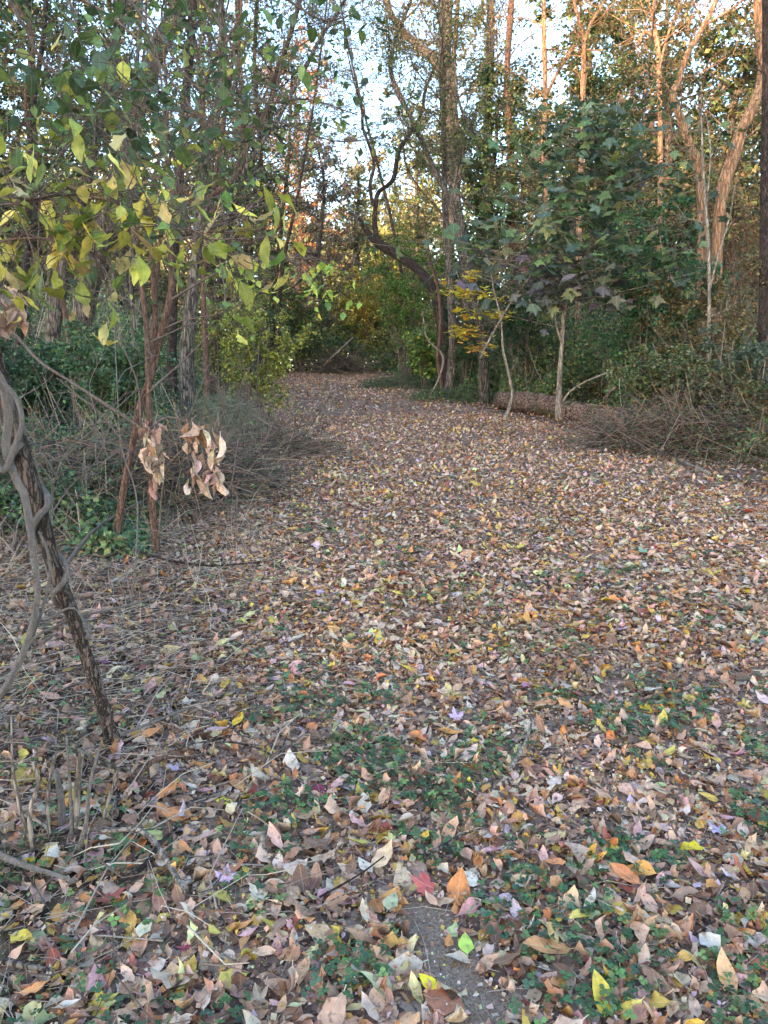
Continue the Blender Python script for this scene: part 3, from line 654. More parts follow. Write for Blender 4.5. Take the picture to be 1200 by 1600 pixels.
# ------------------------------------------------------------------ trees traced from the photograph: left side
traced('thick rough-barked tree leaning right at the upper left, widest trunk of the left side', 15, [(290, -10, 30), (255, 60, 32), (225, 130, 32), (205, 200, 33), (188, 280, 34), (165, 370, 36), (142, 440, 38), (122, 540, 44)], B_GREY, 1, nl=16, llen=2.6, cs=.35, tw=8, lf=1.5, pal_=G_MIX, ls=.07, rough=.1)
traced('smooth grey trunk left of the thickest left trunk, parallel to it', 14, [(190, -10, 15), (177, 83, 17), (166, 150, 18), (147, 217, 20), (133, 283, 20), (112, 380, 22), (95, 450, 24), (80, 540, 26)], B_GREY, 2, nl=14, llen=2.2, tw=7, lf=1.8, pal_=G_MIX, ls=.07)
traced('dark straight trunk right of the thickest left trunk', 13, [(302, -10, 14), (297, 80, 14), (291, 150, 14), (284, 230, 14), (277, 330, 15), (272, 440, 15), (268, 540, 17)], B_DARK, 3, nl=12, llen=2.0, lf=1.2, pal_=G_DARK, ls=.065)
traced('grey trunk with a bend, standing behind the reddish sapling clump', 11, [(345, -10, 12), (348, 80, 13), (342, 160, 14), (328, 220, 15), (315, 300, 17), (306, 400, 20), (296, 500, 22), (292, 560, 24)], B_GREY, 4, nl=12, llen=1.9, lf=1.2, pal_=G_MIX, ls=.06,
       forks=[[(306, 395, 12), (322, 330, 11), (345, 300, 11), (372, 278, 10), (392, 250, 9), (425, 200, 8), (470, 120, 8), (500, 60, 7), (541, -5, 6)]])
traced('slim tree with its top curving right over the left side of the path', 16, [(470, -10, 8), (452, 60, 9), (432, 120, 10), (415, 190, 10), (385, 270, 11), (362, 340, 12), (345, 430, 12), (338, 540, 14)], B_DARK, 5, nl=24, tw=11, rl=.3, llen=2.0, lf=2.6, pal_=G_MIX, ls=.06)
traced('thin dark tree rising straight past the left edge of the open sky', 20, [(402, -10, 7), (398, 100, 8), (404, 200, 9), (410, 300, 9), (412, 400, 10), (415, 540, 12)], B_DARK, 6, nl=28, tw=11, rl=.3, llen=2.4, lf=2.6, pal_=G_BROWN, ls=.08, cs=.3)
traced('dark trunk at the far left edge under the green branches', 12, [(70, 30, 9), (60, 110, 10), (48, 200, 11), (45, 300, 12), (40, 420, 13), (30, 540, 15)], B_DARK, 7, nl=12, llen=1.8, lf=1.5, pal_=G_DARK, ls=.06)
traced('leaning slender trunk crossing behind the upper left leaves', 13, [(20, -10, 6), (52, 60, 7), (40, 150, 7), (48, 230, 8), (70, 330, 9), (90, 430, 9), (110, 540, 10)], B_BROWN, 8, nl=10, llen=1.8, lf=1.5, pal_=G_MIX, ls=.06)
traced('thin grey stem between the two leaning left trunks', 12, [(222, -10, 6), (214, 110, 7), (216, 240, 8), (210, 340, 8), (205, 440, 9), (212, 560, 10)], B_GREY, 9, nl=8, llen=1.4, lf=1.0, pal_=G_MIX, ls=.06)
traced('pair of grey stems just right of the reddish sapling clump', 12, [(372, 10, 7), (360, 120, 8), (340, 250, 9), (325, 370, 10), (318, 450, 11), (322, 560, 12)], B_BROWN, 10, nl=10, llen=1.6, lf=1.0, pal_=G_MIX, ls=.06,
       forks=[[(322, 420, 8), (335, 330, 7), (368, 270, 6), (400, 180, 5), (440, 90, 4), (470, -5, 4)]])
traced('small far trunk in front of the orange-topped tree', 30, [(455, 150, 6), (450, 260, 7), (440, 350, 8), (428, 470, 9), (425, 560, 10)], B_DARK, 11, nl=14, llen=2.6, lf=3, pal_=G_TAN, ls=.11, cs=.25, ext=1)
traced('ivy-wrapped dark trunk on the left of the path, half way along it', 24, [(372, 60, 8), (378, 160, 10), (380, 270, 13), (388, 370, 15), (386, 470, 16), (384, 560, 17)], B_DARK, 12, nl=26, llen=1.7, lf=5, pal_=G_DARK, ls=.09, cs=.05, tw=9)

# centre
traced('fine-twigged thin tree in the middle of the open sky gap', 27, [(512, -10, 3), (500, 90, 4), (484, 200, 5), (462, 320, 6), (440, 430, 8), (432, 560, 9)], B_DARK, 140, nl=40, llen=2.9, lf=1.3, pal_=G_BROWN, ls=.07, cs=.45, tw=13, rl=.3)
traced('fine-twigged thin tree just left of the crooked snag top', 26, [(530, -10, 3), (548, 90, 4), (575, 200, 5), (606, 320, 6), (628, 430, 7), (645, 560, 9)], B_DARK, 141, nl=40, llen=2.7, lf=1.2, pal_=G_MIX, ls=.07, cs=.45, tw=13, rl=.3)
traced('dark crooked snag arching over the right side of the path', 20.5,
       [(561, 340, 6.7), (570, 356, 9.6), (586, 376, 14.1), (612, 392, 15.5), (640, 410, 17.0), (664, 434, 18.5), (682, 466, 20.0), (692, 510, 20.7), (698, 600, 25.2)], B_DARK, 13, nl=5, llen=1.1, lf=1, cs=.3, pal_=G_MIX, ls=.07, ext=0, rough=.13, name='snag', tube_n=12,
       forks=[[(592, 382, 11.1), (586, 352, 9.6), (587, 322, 9.6), (592, 300, 9.6), (614, 280, 9.6), (623, 235, 8.1), (643, 207, 7.4), (660, 173, 6.7), (665, 140, 5.2), (690, 80, 3.7)],
              [(583, 322, 6.7), (578, 290, 6.7), (585, 258, 6.7), (577, 227, 5.9), (567, 200, 5.2), (565, 173, 5.2), (553, 127, 3.0), (543, 83, 2.2)]])
traced('slender grey tree standing straight at the right edge of the path', 18.5, [(688, -10, 10), (690, 100, 11), (693, 200, 12), (695, 300, 12), (699, 380, 13), (705, 470, 14), (708, 540, 15), (703, 600, 18)], B_GREY, 14, nl=22, tw=11, rl=.3, llen=1.9, lf=2.6, pal_=G_MIX, ls=.06, cs=.45)
traced('slender tree with a long left-leaning stem right of the crooked snag', 17.5, [(645, -10, 6), (618, 60, 7), (610, 110, 8), (625, 150, 9), (650, 200, 10), (680, 268, 11), (706, 320, 11), (725, 390, 12), (741, 470, 14), (754, 530, 17), (756, 612, 20)], B_GREY, 15, nl=26, tw=11, rl=.3, llen=1.7, lf=2.6, pal_=G_MIX, ls=.055, cs=.4,
       forks=[[(755, 540, 9), (775, 490, 7), (800, 430, 6), (830, 360, 5), (850, 300, 4)], [(742, 330, 6), (712, 290, 7), (722, 240, 6), (735, 210, 5), (715, 150, 5), (710, 60, 4)]])
traced('big sunlit tree behind the slender pair, its limb curving left to the top', 25, [(700, -10, 17), (698, 60, 18), (696, 120, 19), (704, 250, 20), (716, 340, 21), (727, 420, 22), (738, 560, 24)], B_GREY, 16, nl=24, tw=11, rl=.3, llen=2.8, lf=2.2, pal_=G_BROWN, ls=.08, cs=.4,
       forks=[[(694, 118, 14), (680, 96, 14), (655, 72, 13), (632, 52, 13), (610, 20, 12), (602, -10, 11)]])
traced('thin crooked stem hugging the left of the slender grey tree', 19, [(668, 380, 4), (676, 420, 5), (686, 460, 7), (688, 520, 7), (684, 560, 8), (690, 600, 8)], B_BROWN, 17, nl=5, llen=.8, lf=2, pal_=G_MIX, ls=.06, ext=.8)
traced('pale grey column of trunk near the top middle, behind all slender trees', 28, [(768, -10, 14), (765, 100, 15), (762, 200, 16), (757, 330, 17), (752, 440, 18), (745, 560, 20)], B_GREY, 18, nl=20, llen=3.0, lf=2.6, pal_=G_MIX, ls=.09, cs=.35)
traced('faint grey trunk right of the column of trunk near the top middle', 27, [(800, -10, 12), (792, 120, 12), (798, 240, 13), (800, 340, 14), (805, 560, 17)], B_BROWN, 19, nl=16, llen=2.6, lf=2.5, pal_=G_TAN, ls=.09, cs=.35)
traced('brownish trunk with one side limb, left of the dark maple top', 21, [(850, -10, 8), (850, 60, 9), (852, 150, 10), (850, 230, 11), (855, 340, 12), (858, 560, 14)], B_TAN, 20, nl=12, llen=2.0, lf=2, pal_=G_MIX, ls=.07, cs=.4,
       forks=[[(853, 150, 6), (872, 112, 6), (893, 78, 7), (905, 50, 4)]])
traced('trunk that forks into a narrow Y above the dark maple', 20, [(895, -10, 6), (904, 30, 7), (912, 66, 9), (911, 130, 9), (910, 200, 10), (905, 340, 11), (903, 560, 13)], B_TAN, 21, nl=12, llen=2.0, lf=2, pal_=G_MIX, ls=.07, cs=.4,
       forks=[[(912, 70, 7), (922, 40, 7), (936, 15, 6), (948, -10, 5)]])

# right side
traced('orange-lit tree with a kinked top, left one of the two large right-hand trees', 16, [(1122, -10, 9.8), (1099, 41, 9.8), (1074, 84, 10.7), (1062, 122, 11.5), (1052, 150, 13.9), (1062, 182, 14.8), (1078, 228, 14.8), (1092, 266, 15.6), (1096, 330, 16.4), (1097, 412, 17.2), (1100, 560, 20.5)], B_TAN, 22, nl=10, llen=1.9, lf=1.5, pal_=G_MIX, ls=.06, cs=.45,
       forks=[[(1056, 152, 7.4), (1040, 130, 6.6), (1032, 118, 4.1)], [(1094, 44, 4.9), (1130, 22, 4.1), (1165, -5, 3.3)]])
traced('thick orange-lit tree leaning right, next to the dark trunk at the right edge', 15, [(1184, -10, 16.0), (1189, 56, 16.8), (1192, 112, 17.6), (1178, 165, 18.5), (1160, 200, 20.2), (1147, 242, 21.0), (1130, 292, 21.0), (1122, 356, 21.0), (1118, 442, 21.8), (1116, 560, 25.2)], B_TAN, 23, nl=9, llen=1.8, lf=1.5, pal_=G_MIX, ls=.06, cs=.5)
traced('dark straight trunk cut by the right edge of the photo', 13, [(1199, -10, 16), (1198, 150, 16), (1196, 300, 17), (1194, 450, 18), (1192, 560, 20), (1190, 640, 24)], B_DARK, 24, nl=6, llen=1.2, lf=1, pal_=G_MIX, ls=.06, cs=.5)
traced('very pale thin sapling pair in front of the two large right-hand trees', 12, [(1096, 190, 3), (1098, 240, 4), (1101, 300, 5), (1106, 364, 6), (1108, 450, 6), (1107, 530, 7), (1106, 650, 8)], B_PALE, 25, nl=5, llen=.8, lf=0, cs=.3, ext=.5, twr=.004,
       forks=[[(1104, 320, 3), (1110, 244, 3), (1104, 180, 2)], [(1107, 460, 4), (1122, 400, 3), (1140, 340, 3), (1148, 290, 2)]])
traced('forked trunk at the top right, between the dark maple and the kinked tree', 20, [(1024, -10, 7), (1020, 30, 8), (1027, 66, 9), (1030, 130, 9), (1032, 250, 10), (1030, 400, 11), (1035, 560, 13)], B_TAN, 26, nl=14, llen=2.2, lf=2.4, pal_=G_MIX, ls=.07, cs=.4,
       forks=[[(1024, 60, 6), (1006, 50, 7), (998, 70, 5)], [(1029, 110, 5), (1045, 50, 5), (1068, -10, 4)]])
traced('narrow grey stem rising through the right side of the dark maple', 15, [(1012, 130, 4), (1004, 200, 5), (1000, 300, 6), (1003, 400, 7), (1002, 560, 8)], B_GREY, 27, nl=12, llen=1.5, lf=2.5, pal_=G_DARK, ls=.07, cs=.2)

# dark-leaved maple and its pale stem
def maple_extra(mbB, mbL, tp, tr, rng, base):
    for k in range(200):
        px = rng.normal(918, 76); py = rng.uniform(160, 470); px = 922 + (px - 922) * (.55 + .8 * min(1, (py - 150) / 150))
        q = P(px, py, rng.uniform(12.6, 15.2)); i = np.argmin(np.abs(tp[:, 2] - (q[2] - .35)))
        tube(mbB, [tp[i], (tp[i] + q) / 2 + [0, 0, -.05], q], [.009, .006, .003], 4, 3, rng=rng, cap=False)
        m = int(rng.integers(4, 8)); u = rng.uniform(.6, 1.08, (m, 1)); pts = tp[i] + (q - tp[i]) * u + rng.normal(0, .13, (m, 3))
        pl = [(62, 84, 54), (78, 100, 60), (92, 108, 70), (70, 84, 70), (104, 108, 66), (56, 74, 58)] if py < 390 or rng.uniform() < .3 else [(96, 84, 88), (80, 76, 78), (60, 72, 60), (92, 92, 72)]
        attach(mbL, MAPLES, pts, .27, leaf_cols(m, rng, pl, .2), rng, .55, .4, np.pi + rng.normal(0, 1.1, m))
    for k in range(26):
        q = P(rng.normal(880, 28), rng.uniform(395, 450), rng.uniform(13.2, 14.4)); i = np.argmin(np.abs(tp[:, 2] - (q[2] - .1)))
        tube(mbB, [tp[i], q], [.006, .003], 4, 1, rng=rng, cap=False)
        attach(mbL, MAPLES, q[None] + rng.normal(0, .1, (3, 3)), .26, leaf_cols(3, rng, [(104, 90, 96), (120, 100, 104), (86, 80, 84), (70, 84, 66)], .12), rng, .5, .35)
traced('maple sapling with large dark leaves and a pale slender stem beside the fallen log', 14, [(962, 175, 4), (958, 240, 5), (948, 320, 5), (915, 400, 6), (885, 470, 8), (878, 540, 9), (874, 600, 10), (873, 652, 12)], B_PALE, 28, nl=0, ext=0, extra=maple_extra, lmat=M_GREEN, cat='maple', name='maple_tree',
       forks=[[(876, 632, 5), (895, 608, 4), (930, 590, 4), (985, 570, 3)], [(878, 540, 4), (868, 500, 4), (872, 470, 2)]])
# yellow-leaved sapling
def yel_extra(mbB, mbL, tp, tr, rng, base):
    for k in range(80):
        tier = [(740, 428), (735, 450), (745, 462), (725, 458), (752, 486), (735, 515), (728, 520), (742, 545), (768, 492)][k % 9]
        q = P(tier[0] + rng.normal(0, 16), tier[1] + rng.normal(0, 4), 16.5 + rng.normal(0, .25)); i = np.argmin(np.abs(tp[:, 2] - (q[2] - .1)))
        tube(mbB, [tp[i], q], [.004, .002], 4, 1, rng=rng, cap=False)
        m = 4; attach(mbL, MAPLES, q[None] + rng.normal(0, .07, (m, 3)) * [1, 1, .35], .15, leaf_cols(m, rng, [(222, 186, 50), (214, 190, 60), (216, 160, 50), (190, 178, 66)] if tier[1] < 510 or k % 2 else [(216, 150, 76), (210, 176, 60)], .12), rng, .1, .25)
traced('small sapling with tiers of bright yellow and orange leaves behind the leaning stem', 17, [(742, 418, 3), (745, 470, 4), (748, 520, 5), (752, 585, 6)], B_GREY, 29, nl=0, ext=0, extra=yel_extra, lmat=M_GREEN, cat='sapling', name='sapling')
traced('bent bare stem crossing in front of the left end of the fallen log', 14, [(772, 455, 3), (783, 500, 4), (786, 545, 5), (796, 590, 6), (800, 620, 6), (785, 668, 7)], B_PALE, 30, nl=4, llen=.6, lf=.6, ls=.05, ext=.3, cs=.3, twr=.004, name='sapling', cat='sapling',
       forks=[[(750, 560, 4), (765, 530, 4), (800, 470, 4), (838, 420, 3)]])
traced('bent thin stem with an elbow leaning over the path edge below the snag', 18, [(662, 500, 3), (668, 530, 3), (690, 552, 5), (692, 570, 5), (683, 598, 4), (672, 618, 4)], B_PALE, 31, nl=3, llen=.5, lf=1, ls=.05, ext=.2, cs=.4, twr=.004, name='sapling', cat='sapling')

# ------------------------------------------------------------------ reddish multi-stem clump on the left verge
bD = G(243, 868)[1]; t_base = G(230, 862)
t = thing('sapling_clump', 'reddish brown clump of bare stems with dead curled leaves on the left verge', 'sapling', t_base)
rng = np.random.default_rng(40); mT, mB_, mL = MB(), MB(), MB(); dd_ = bD
LW = .76
def line(mb, L, d, n=8, dd=0, sub=5, rough=.06, rng=rng, cap=True):
    pts = [P(a, b, d + dd * k / max(1, len(L) - 1)) for k, (a, b, _) in enumerate(L)]
    return tube(mb, pts, [c * LW / 2400 * d for *_, c in L], n, sub, rough=rough, rng=rng, cap=cap)
ls_ = [line(mT, [(246, 872, 17), (238, 790, 14), (236, 700, 13), (233, 640, 13), (231, 560, 12), (228, 500, 11), (216, 400, 10), (205, 300, 8), (208, 200, 7), (225, 80, 5), (230, -20, 4)], dd_, dd=.5),
       line(mT, [(176, 878, 16), (192, 770, 15), (208, 690, 15), (218, 640, 17), (236, 588, 15), (250, 530, 14), (268, 450, 13), (266, 380, 11), (275, 300, 9), (290, 220, 9), (312, 157, 8), (334, 98, 7), (372, 32, 6), (378, -20, 5)], dd_ + .15, dd=.4),
       line(mT, [(237, 590, 12), (243, 520, 11), (240, 450, 10), (236, 370, 9), (240, 280, 7), (262, 190, 6), (255, 60, 5), (262, -20, 4)], dd_ + .3, dd=.3),
       line(mT, [(232, 560, 9), (240, 500, 8), (246, 430, 8), (256, 340, 7), (285, 300, 8), (306, 318, 9), (350, 292, 9), (375, 268, 7), (392, 215, 6), (430, 140, 5), (445, 60, 4)], dd_ + .5, dd=.4)]
mT.build('trunk', B_BROWN, t, t_base)
for a, b in ls_: limbs(mB_, mL, a, b, rng, nl=8, cs=.38, llen=1.1, tw=6, lf=.55, ls=.055, pal_=G_LIME + G_DARK, tpl=OV_MID, twr=.0035, zcap=5.5)
# arching side branches of the clump
for L in ([(268, 468, 5), (300, 448, 5), (345, 424, 4), (400, 408, 3), (466, 398, 2)], [(225, 672, 7), (190, 648, 7), (150, 622, 7), (100, 590, 6), (62, 565, 6), (30, 530, 6), (0, 497, 5), (-30, 480, 4)],
          [(232, 672, 5), (262, 652, 4), (300, 664, 3), (340, 690, 2)], [(222, 660, 6), (250, 682, 4), (300, 700, 3)], [(220, 668, 5), (215, 600, 3), (185, 520, 3), (172, 440, 2), (150, 400, 2)], [(200, 700, 4), (160, 650, 3), (125, 620, 3), (88, 590, 2)],
          [(225, 620, 4), (290, 560, 3), (330, 520, 2)], [(248, 840, 3), (258, 740, 4), (290, 700, 4), (310, 690, 2)]):
    line(mB_, L, dd_ - .1, 6, sub=4)
# lime leaves on the arching right branch
for k in range(110):
    u = rng.uniform(0, 1); px = 330 + u * 220 + rng.normal(0, 14); py = 405 + rng.uniform(0, 1) * (30 + 65 * u) 
    q = P(px, py, dd_ + rng.normal(0, .25)); a = P(380 + u * 90, 410 - 8 * u, dd_ - .05)
    if k % 3 == 0: tube(mB_, [a, (a + q) / 2 + [0, 0, .04], q], [.003, .002, .0012], 3, 3, rng=rng, cap=False)
    attach(mL, OV_HI, q[None], .075, leaf_cols(1, rng, [(128, 150, 60), (150, 168, 70), (104, 132, 60), (170, 172, 70), (200, 180, 60, .5)], .15), rng, .8, .4)
mB_.build('branches', B_TWIG, t, t_base); mL.build('crown', M_GREEN, t, t_base)
mD = MB()
def withered(mb, cx, cy, wx, wy, d, n, s=.12):
    for k in range(n):
        q = P(cx + rng.uniform(-1, 1) * wx, cy - wy + 2 * wy * (k + .5) / n, d + rng.normal(0, .04))
        attach(mb, DROOP if k % 4 else CRUMPLE, q[None], s * rng.uniform(.7, 1.2), leaf_cols(1, rng, [(176, 144, 122), (186, 154, 132), (150, 120, 100), (196, 166, 146), (128, 100, 82)], .1), rng, 1.35, .28)
withered(mD, 240, 695, 18, 42, dd_ - .15, 36, .125); withered(mD, 248, 745, 10, 14, dd_ - .12, 5, .12)
withered(mD, 318, 705, 26, 50, dd_ - .2, 42, .125); withered(mD, 292, 680, 5, 14, dd_ - .15, 3, .09); withered(mD, 340, 735, 10, 20, dd_ - .2, 6, .13)
mD.build('withered_leaves', M_DEAD, t, t_base)

def bare(label, lines, d, bark, n=5, seed=0, w=1.):
    rng = np.random.default_rng(seed); b = P(lines[0][0][0], lines[0][0][1], d); b[2] = float(gz(b[0], b[1])); t = thing('bare_shrub', label, 'shrub', b); mT, mB_ = MB(), MB()
    for L in lines:
        pts = [P(x_, y_, d + rng.normal(0, .12)) for x_, y_ in L]; r_ = np.linspace(.006, .002, len(L)) * w
        if lines.index(L) == 0 or L[0][1] > 840: pts[0][2] = float(gz(pts[0][0], pts[0][1])) - .03
        a_, r2 = tube(mT, pts, r_, 5, 4, rng=rng, rough=.1)
        limbs(mB_, None, a_, r2, rng, nl=n, cs=.15, llen=.5, tw=3, sub=2, lf=0, twr=.0018, wig=.2)
    mT.build('stems', bark, t, b); mB_.build('twigs', bark, t, b)
bare('leafless grey shrub of thin pale stems between the leaning trunk and the reddish clump', [[(76, 850), (82, 790), (90, 735), (110, 700), (150, 662), (140, 600), (170, 540)], [(82, 800), (110, 760), (150, 720), (180, 640)], [(84, 900), (78, 800), (50, 720), (20, 640)], [(90, 745), (60, 700), (26, 676)], [(200, 870), (215, 790), (190, 700), (183, 600), (176, 480), (160, 430)]], 4.6, B_VINE, 6, 130)
bare('leafless shrub of thin dark stems right of the reddish clump, behind the withered leaves', [[(290, 850), (285, 770), (262, 720), (300, 640), (330, 560)], [(285, 780), (320, 730), (345, 660), (352, 600)], [(320, 850), (360, 760), (372, 690), (400, 620)], [(262, 850), (256, 760), (240, 700)]], 6.6, B_TWIG, 7, 131, 1.3)
bare('leafless thin twiggy shrub standing at the left edge of the path beside the weed tuft', [[(372, 740), (380, 680), (372, 620), (398, 560)], [(380, 690), (352, 640), (340, 590)], [(374, 730), (400, 660), (430, 600)]], 9.0, B_TWIG, 8, 132, 1.4)

# ------------------------------------------------------------------ leaning dark trunk with a twisted vine, front left
LW = .64; fd = G(182, 1166)[1]; fb = G(180, 1166)
t = thing('leaning_tree', 'thin dark leaning trunk in the left foreground with a pale vine twisted round it', 'tree', fb)
mT = MB(); dark = [(190, 1186, 62), (182, 1168, 44), (171, 1138, 34), (150, 1068, 33), (130, 1010, 32), (110, 950, 34), (84, 884, 36), (66, 810, 38), (42, 735, 38), (20, 665, 38), (2, 600, 36), (-22, 500, 34), (-50, 380, 30), (-90, 200, 26), (-120, 0, 22)]
tp, tr = line(mT, dark, fd, 14, dd=-.25, rough=.07); mT.build('trunk', B_LEAN, t, fb)
t2 = thing('climbing_vine', 'pale grey woody vine twisting round the leaning trunk in the left foreground', 'vine', G(-10, 1110))
vb = tuple(t2.location); mV = MB()
top = int(len(tp) * .62); lo = int(len(tp) * .30); seg = tp[lo:top][::-1]; sr = tr[lo:top][::-1]; hp = []
for i in range(len(seg)):
    a = i / len(seg) * 6.28 * 3.1 + 1.0; o = sr[i] + .014; hp.append(seg[i] + np.array([math.cos(a) * o, math.sin(a) * o * -1, .25 * math.sin(a) * o]) + rng.normal(0, .003, 3))
tube(mV, hp, np.linspace(.015, .007, len(hp)), 9, 3, rough=.16, rng=rng); mV.build('stem', B_VINE, t2, vb)
mV = MB()
line(mV, [(-25, 560, 22), (4, 600, 22), (14, 650, 20), (10, 700, 20), (24, 745, 18), (38, 775, 18), (46, 820, 18), (52, 870, 18), (58, 920, 17), (54, 960, 17), (38, 1015, 16), (14, 1065, 16), (-12, 1100, 16), (-40, 1150, 15)], fd - .38, 10, rough=.17); mV.build('stem', B_VINE, t2, vb)
mV = MB()
line(mV, [(-20, 700, 16), (5, 735, 16), (22, 700, 15), (34, 660, 13), (24, 620, 12), (-5, 590, 12)], fd - .42, 9, rough=.1)
mV.build('stem', B_VINE, t2, vb); mV = MB(); line(mV, [(52, 990, 9), (64, 960, 8), (78, 900, 8), (74, 860, 8), (60, 830, 7)], fd - .36, 8)
mV.build('side_shoot', B_VINE, t2, vb); mV = MB(); line(mV, [(-20, 955, 5), (30, 960, 5), (70, 968, 6), (115, 950, 6), (140, 990, 4)], fd - .3, 7); mV.build('side_shoot', B_VINE, t2, vb); mV = MB(); line(mV, [(20, 1060, 9), (50, 1000, 8), (90, 978, 8), (130, 962, 8), (190, 948, 7), (240, 935, 4)], fd - .25, 7, dd=.4)
mV.build('side_shoot', B_VINE, t2, vb)
mL = MB(); withered(mL, 14, 470, 16, 30, 2.7, 26, .08)
tD = mL.build('dead_leaf_bunch', M_DEAD, None, tuple(P(14, 440, 2.7))); tag(tD, 'bunch of tan withered leaves hanging at the left edge of the photo', 'dead leaves')

LW = .76
# dead cut stems in front of it
cb = G(95, 1320); t = thing('dead_stem_clump', 'clump of broken pale dead stems standing at the lower left', 'dead stems', cb)
for (L) in ([(52, 1330, 8), (46, 1270, 9), (60, 1225, 8), (52, 1190, 7)], [(100, 1335, 15), (98, 1290, 13), (96, 1250, 11), (88, 1205, 8)], [(105, 1330, 11), (118, 1280, 10), (122, 1220, 9), (128, 1172, 7)], [(120, 1335, 8), (135, 1285, 7), (140, 1230, 6), (158, 1160, 4)],
            [(80, 1320, 6), (74, 1250, 6), (86, 1180, 5)], [(150, 1320, 6), (168, 1255, 6), (185, 1205, 6)], [(58, 1335, 7), (36, 1280, 6), (20, 1200, 4), (18, 1120, 3)], [(90, 1325, 5), (70, 1290, 5), (30, 1270, 4)], [(112, 1320, 6), (110, 1240, 5), (104, 1150, 4)]):
    m = MB(); L = [(a_, b_, c_ * 1.35) for a_, b_, c_ in L]; line(m, L, cb[1] + rng.normal(0, .04), 7, sub=3, rough=.14); m.build('stem', B_TWIG if rng.uniform() < .15 else B_PALE if rng.uniform() < .6 else B_VINE, t, cb)

# ------------------------------------------------------------------ branches lying on the ground
def lying(label, L, wpx, bark, forks=(), h=.03, name='fallen_branch', cat='branch'):
    def gp(pts, w_):
        out = []
        for a, b in pts:
            g = G(a, b); out.append(g + np.array([0, 0, h + (.022 if a > 300 or b > 1100 else 0) + w_ / 2400 * g[1]]))
        return out
    o = G(*L[0]); m = MB(); d = o[1]
    tube(m, gp(L, wpx), np.linspace(wpx, wpx * .45, len(L)) / 2400 * d, 8, 4, rough=.12, rng=rng)
    for f, w_ in forks: tube(m, gp(f, w_), np.linspace(w_, w_ * .4, len(f)) / 2400 * d, 7, 4, rough=.1, rng=rng)
    ob = m.build(name, bark, None, tuple(o)); tag(ob, label, cat); return ob
lying('pale forked branch lying flat in the lower left leaves', [(290, 1425), (268, 1385), (245, 1348), (215, 1325), (165, 1327), (112, 1320)], 12, B_PALE, [([(215, 1325), (262, 1318)], 5)], .03)
lying('dark grey curved branch lying left of the leaning trunk foot', [(-30, 1170), (30, 1165), (70, 1168), (108, 1190), (150, 1222), (200, 1240)], 12, B_GREY, (), .05)
lying('short thick brown stick right of the dead stem clump', [(210, 1240), (240, 1215), (270, 1207), (302, 1210)], 11, B_BROWN)
lying('small dark stick behind the pale forked branch', [(185, 1410), (225, 1385), (250, 1350), (278, 1322)], 11, B_DARK)
lying('grey branch reaching in from the left edge above the bottom corner', [(-30, 1350), (30, 1378), (90, 1398), (120, 1410)], 12, B_VINE)
lying('stick lying in the bottom left corner', [(10, 1535), (50, 1545), (85, 1550)], 12, B_GREY)
lying('grey forked twig pointing at the rose-tan leaf', [(455, 1230), (430, 1208), (400, 1190), (340, 1180), (260, 1190)], 6, B_GREY, [([(430, 1208), (420, 1180), (405, 1160)], 3), ([(432, 1208), (445, 1180), (452, 1160)], 3)])
lying('peeled pinkish stick with a crooked end in the middle foreground', [(795, 1228), (812, 1200), (822, 1178), (832, 1145)], 9, B_PALE, [([(822, 1178), (840, 1165)], 4)], .03)
lying('long thin straw-coloured stalk reaching to the right edge', [(1210, 1362), (1150, 1350), (1095, 1340), (1040, 1330)], 3, B_PALE, (), .05, 'stalk', 'stalk')
lying('thin arched straw above the pale oval leaf', [(575, 1240), (610, 1228), (660, 1218), (735, 1218)], 3, B_PALE, (), .04, 'stalk', 'stalk')
lying('long thin straw lying left of the bare dirt', [(480, 1460), (540, 1430), (600, 1402), (628, 1396)], 3, B_PALE, (), .04, 'stalk', 'stalk')
lying('long grey twig slanting across the left verge', [(190, 1178), (280, 1140), (350, 1110), (430, 1090)], 5, B_VINE, (), .05)
lying('long thin branch slanting up from the leaning trunk toward the path', [(100, 940), (160, 860), (260, 800), (330, 775), (400, 752)], 7, B_TWIG, (), .18)
lying('thin dark branch across the left verge beyond the trunk', [(200, 870), (260, 890), (330, 905), (400, 900)], 5, B_DARK, (), .06)
lying('brown rotten stick with splinters at the left edge of the path', [(425, 668), (440, 690), (480, 705), (520, 708)], 9, B_BROWN, [([(440, 690), (420, 655)], 4)], .05)
lying('short dark stick right of the bare dirt patch', [(660, 1368), (700, 1345), (725, 1330), (762, 1318)], 7, B_GREY)
lying('dark slanting twig in the litter left of the bare dirt', [(500, 1430), (560, 1395), (600, 1365)], 5, B_DARK)
lying('stick lying on the right edge of the path below the brush heap', [(1108, 752), (1080, 738), (1058, 728)], 6, B_PALE, (), .04)

# ------------------------------------------------------------------ fallen logs, brush heap
def log(label, a, b, wpx, bark, lift=0., stub=None):
    ga, gb = G(*a), G(*b); r = wpx / 2400 * (ga[1] + gb[1]) / 2
    p0, p1 = ga + [0, .1, r * .9 + lift], gb + [0, .1, r * .9 + lift]; mid = (p0 + p1) / 2
    t = thing('fallen_log', label, 'log', mid)
    m = MB(); tube(m, [p0, p0 * .7 + p1 * .3 + [0, 0, .02], p0 * .35 + p1 * .65 + [0, .04, 0], p1], [r * .85, r * 1.04, r * .95, r * .8], 22, 6, rough=.07, rng=rng); m.build('trunk', bark, t, mid)
    if stub:
        m = MB(); s = p0 * (1 - stub) + p1 * stub; tube(m, [s, s + [.1, -.1, .3], s + [.25, -.15, .5]], [r * .3, r * .2, r * .1], 7, 3, rng=rng); m.build('branch_stub', bark, t, mid)
    return t
log('weathered brown fallen log with cracked bark right of the path', (782, 639), (985, 674), 34, B_LOG, 0, .8)
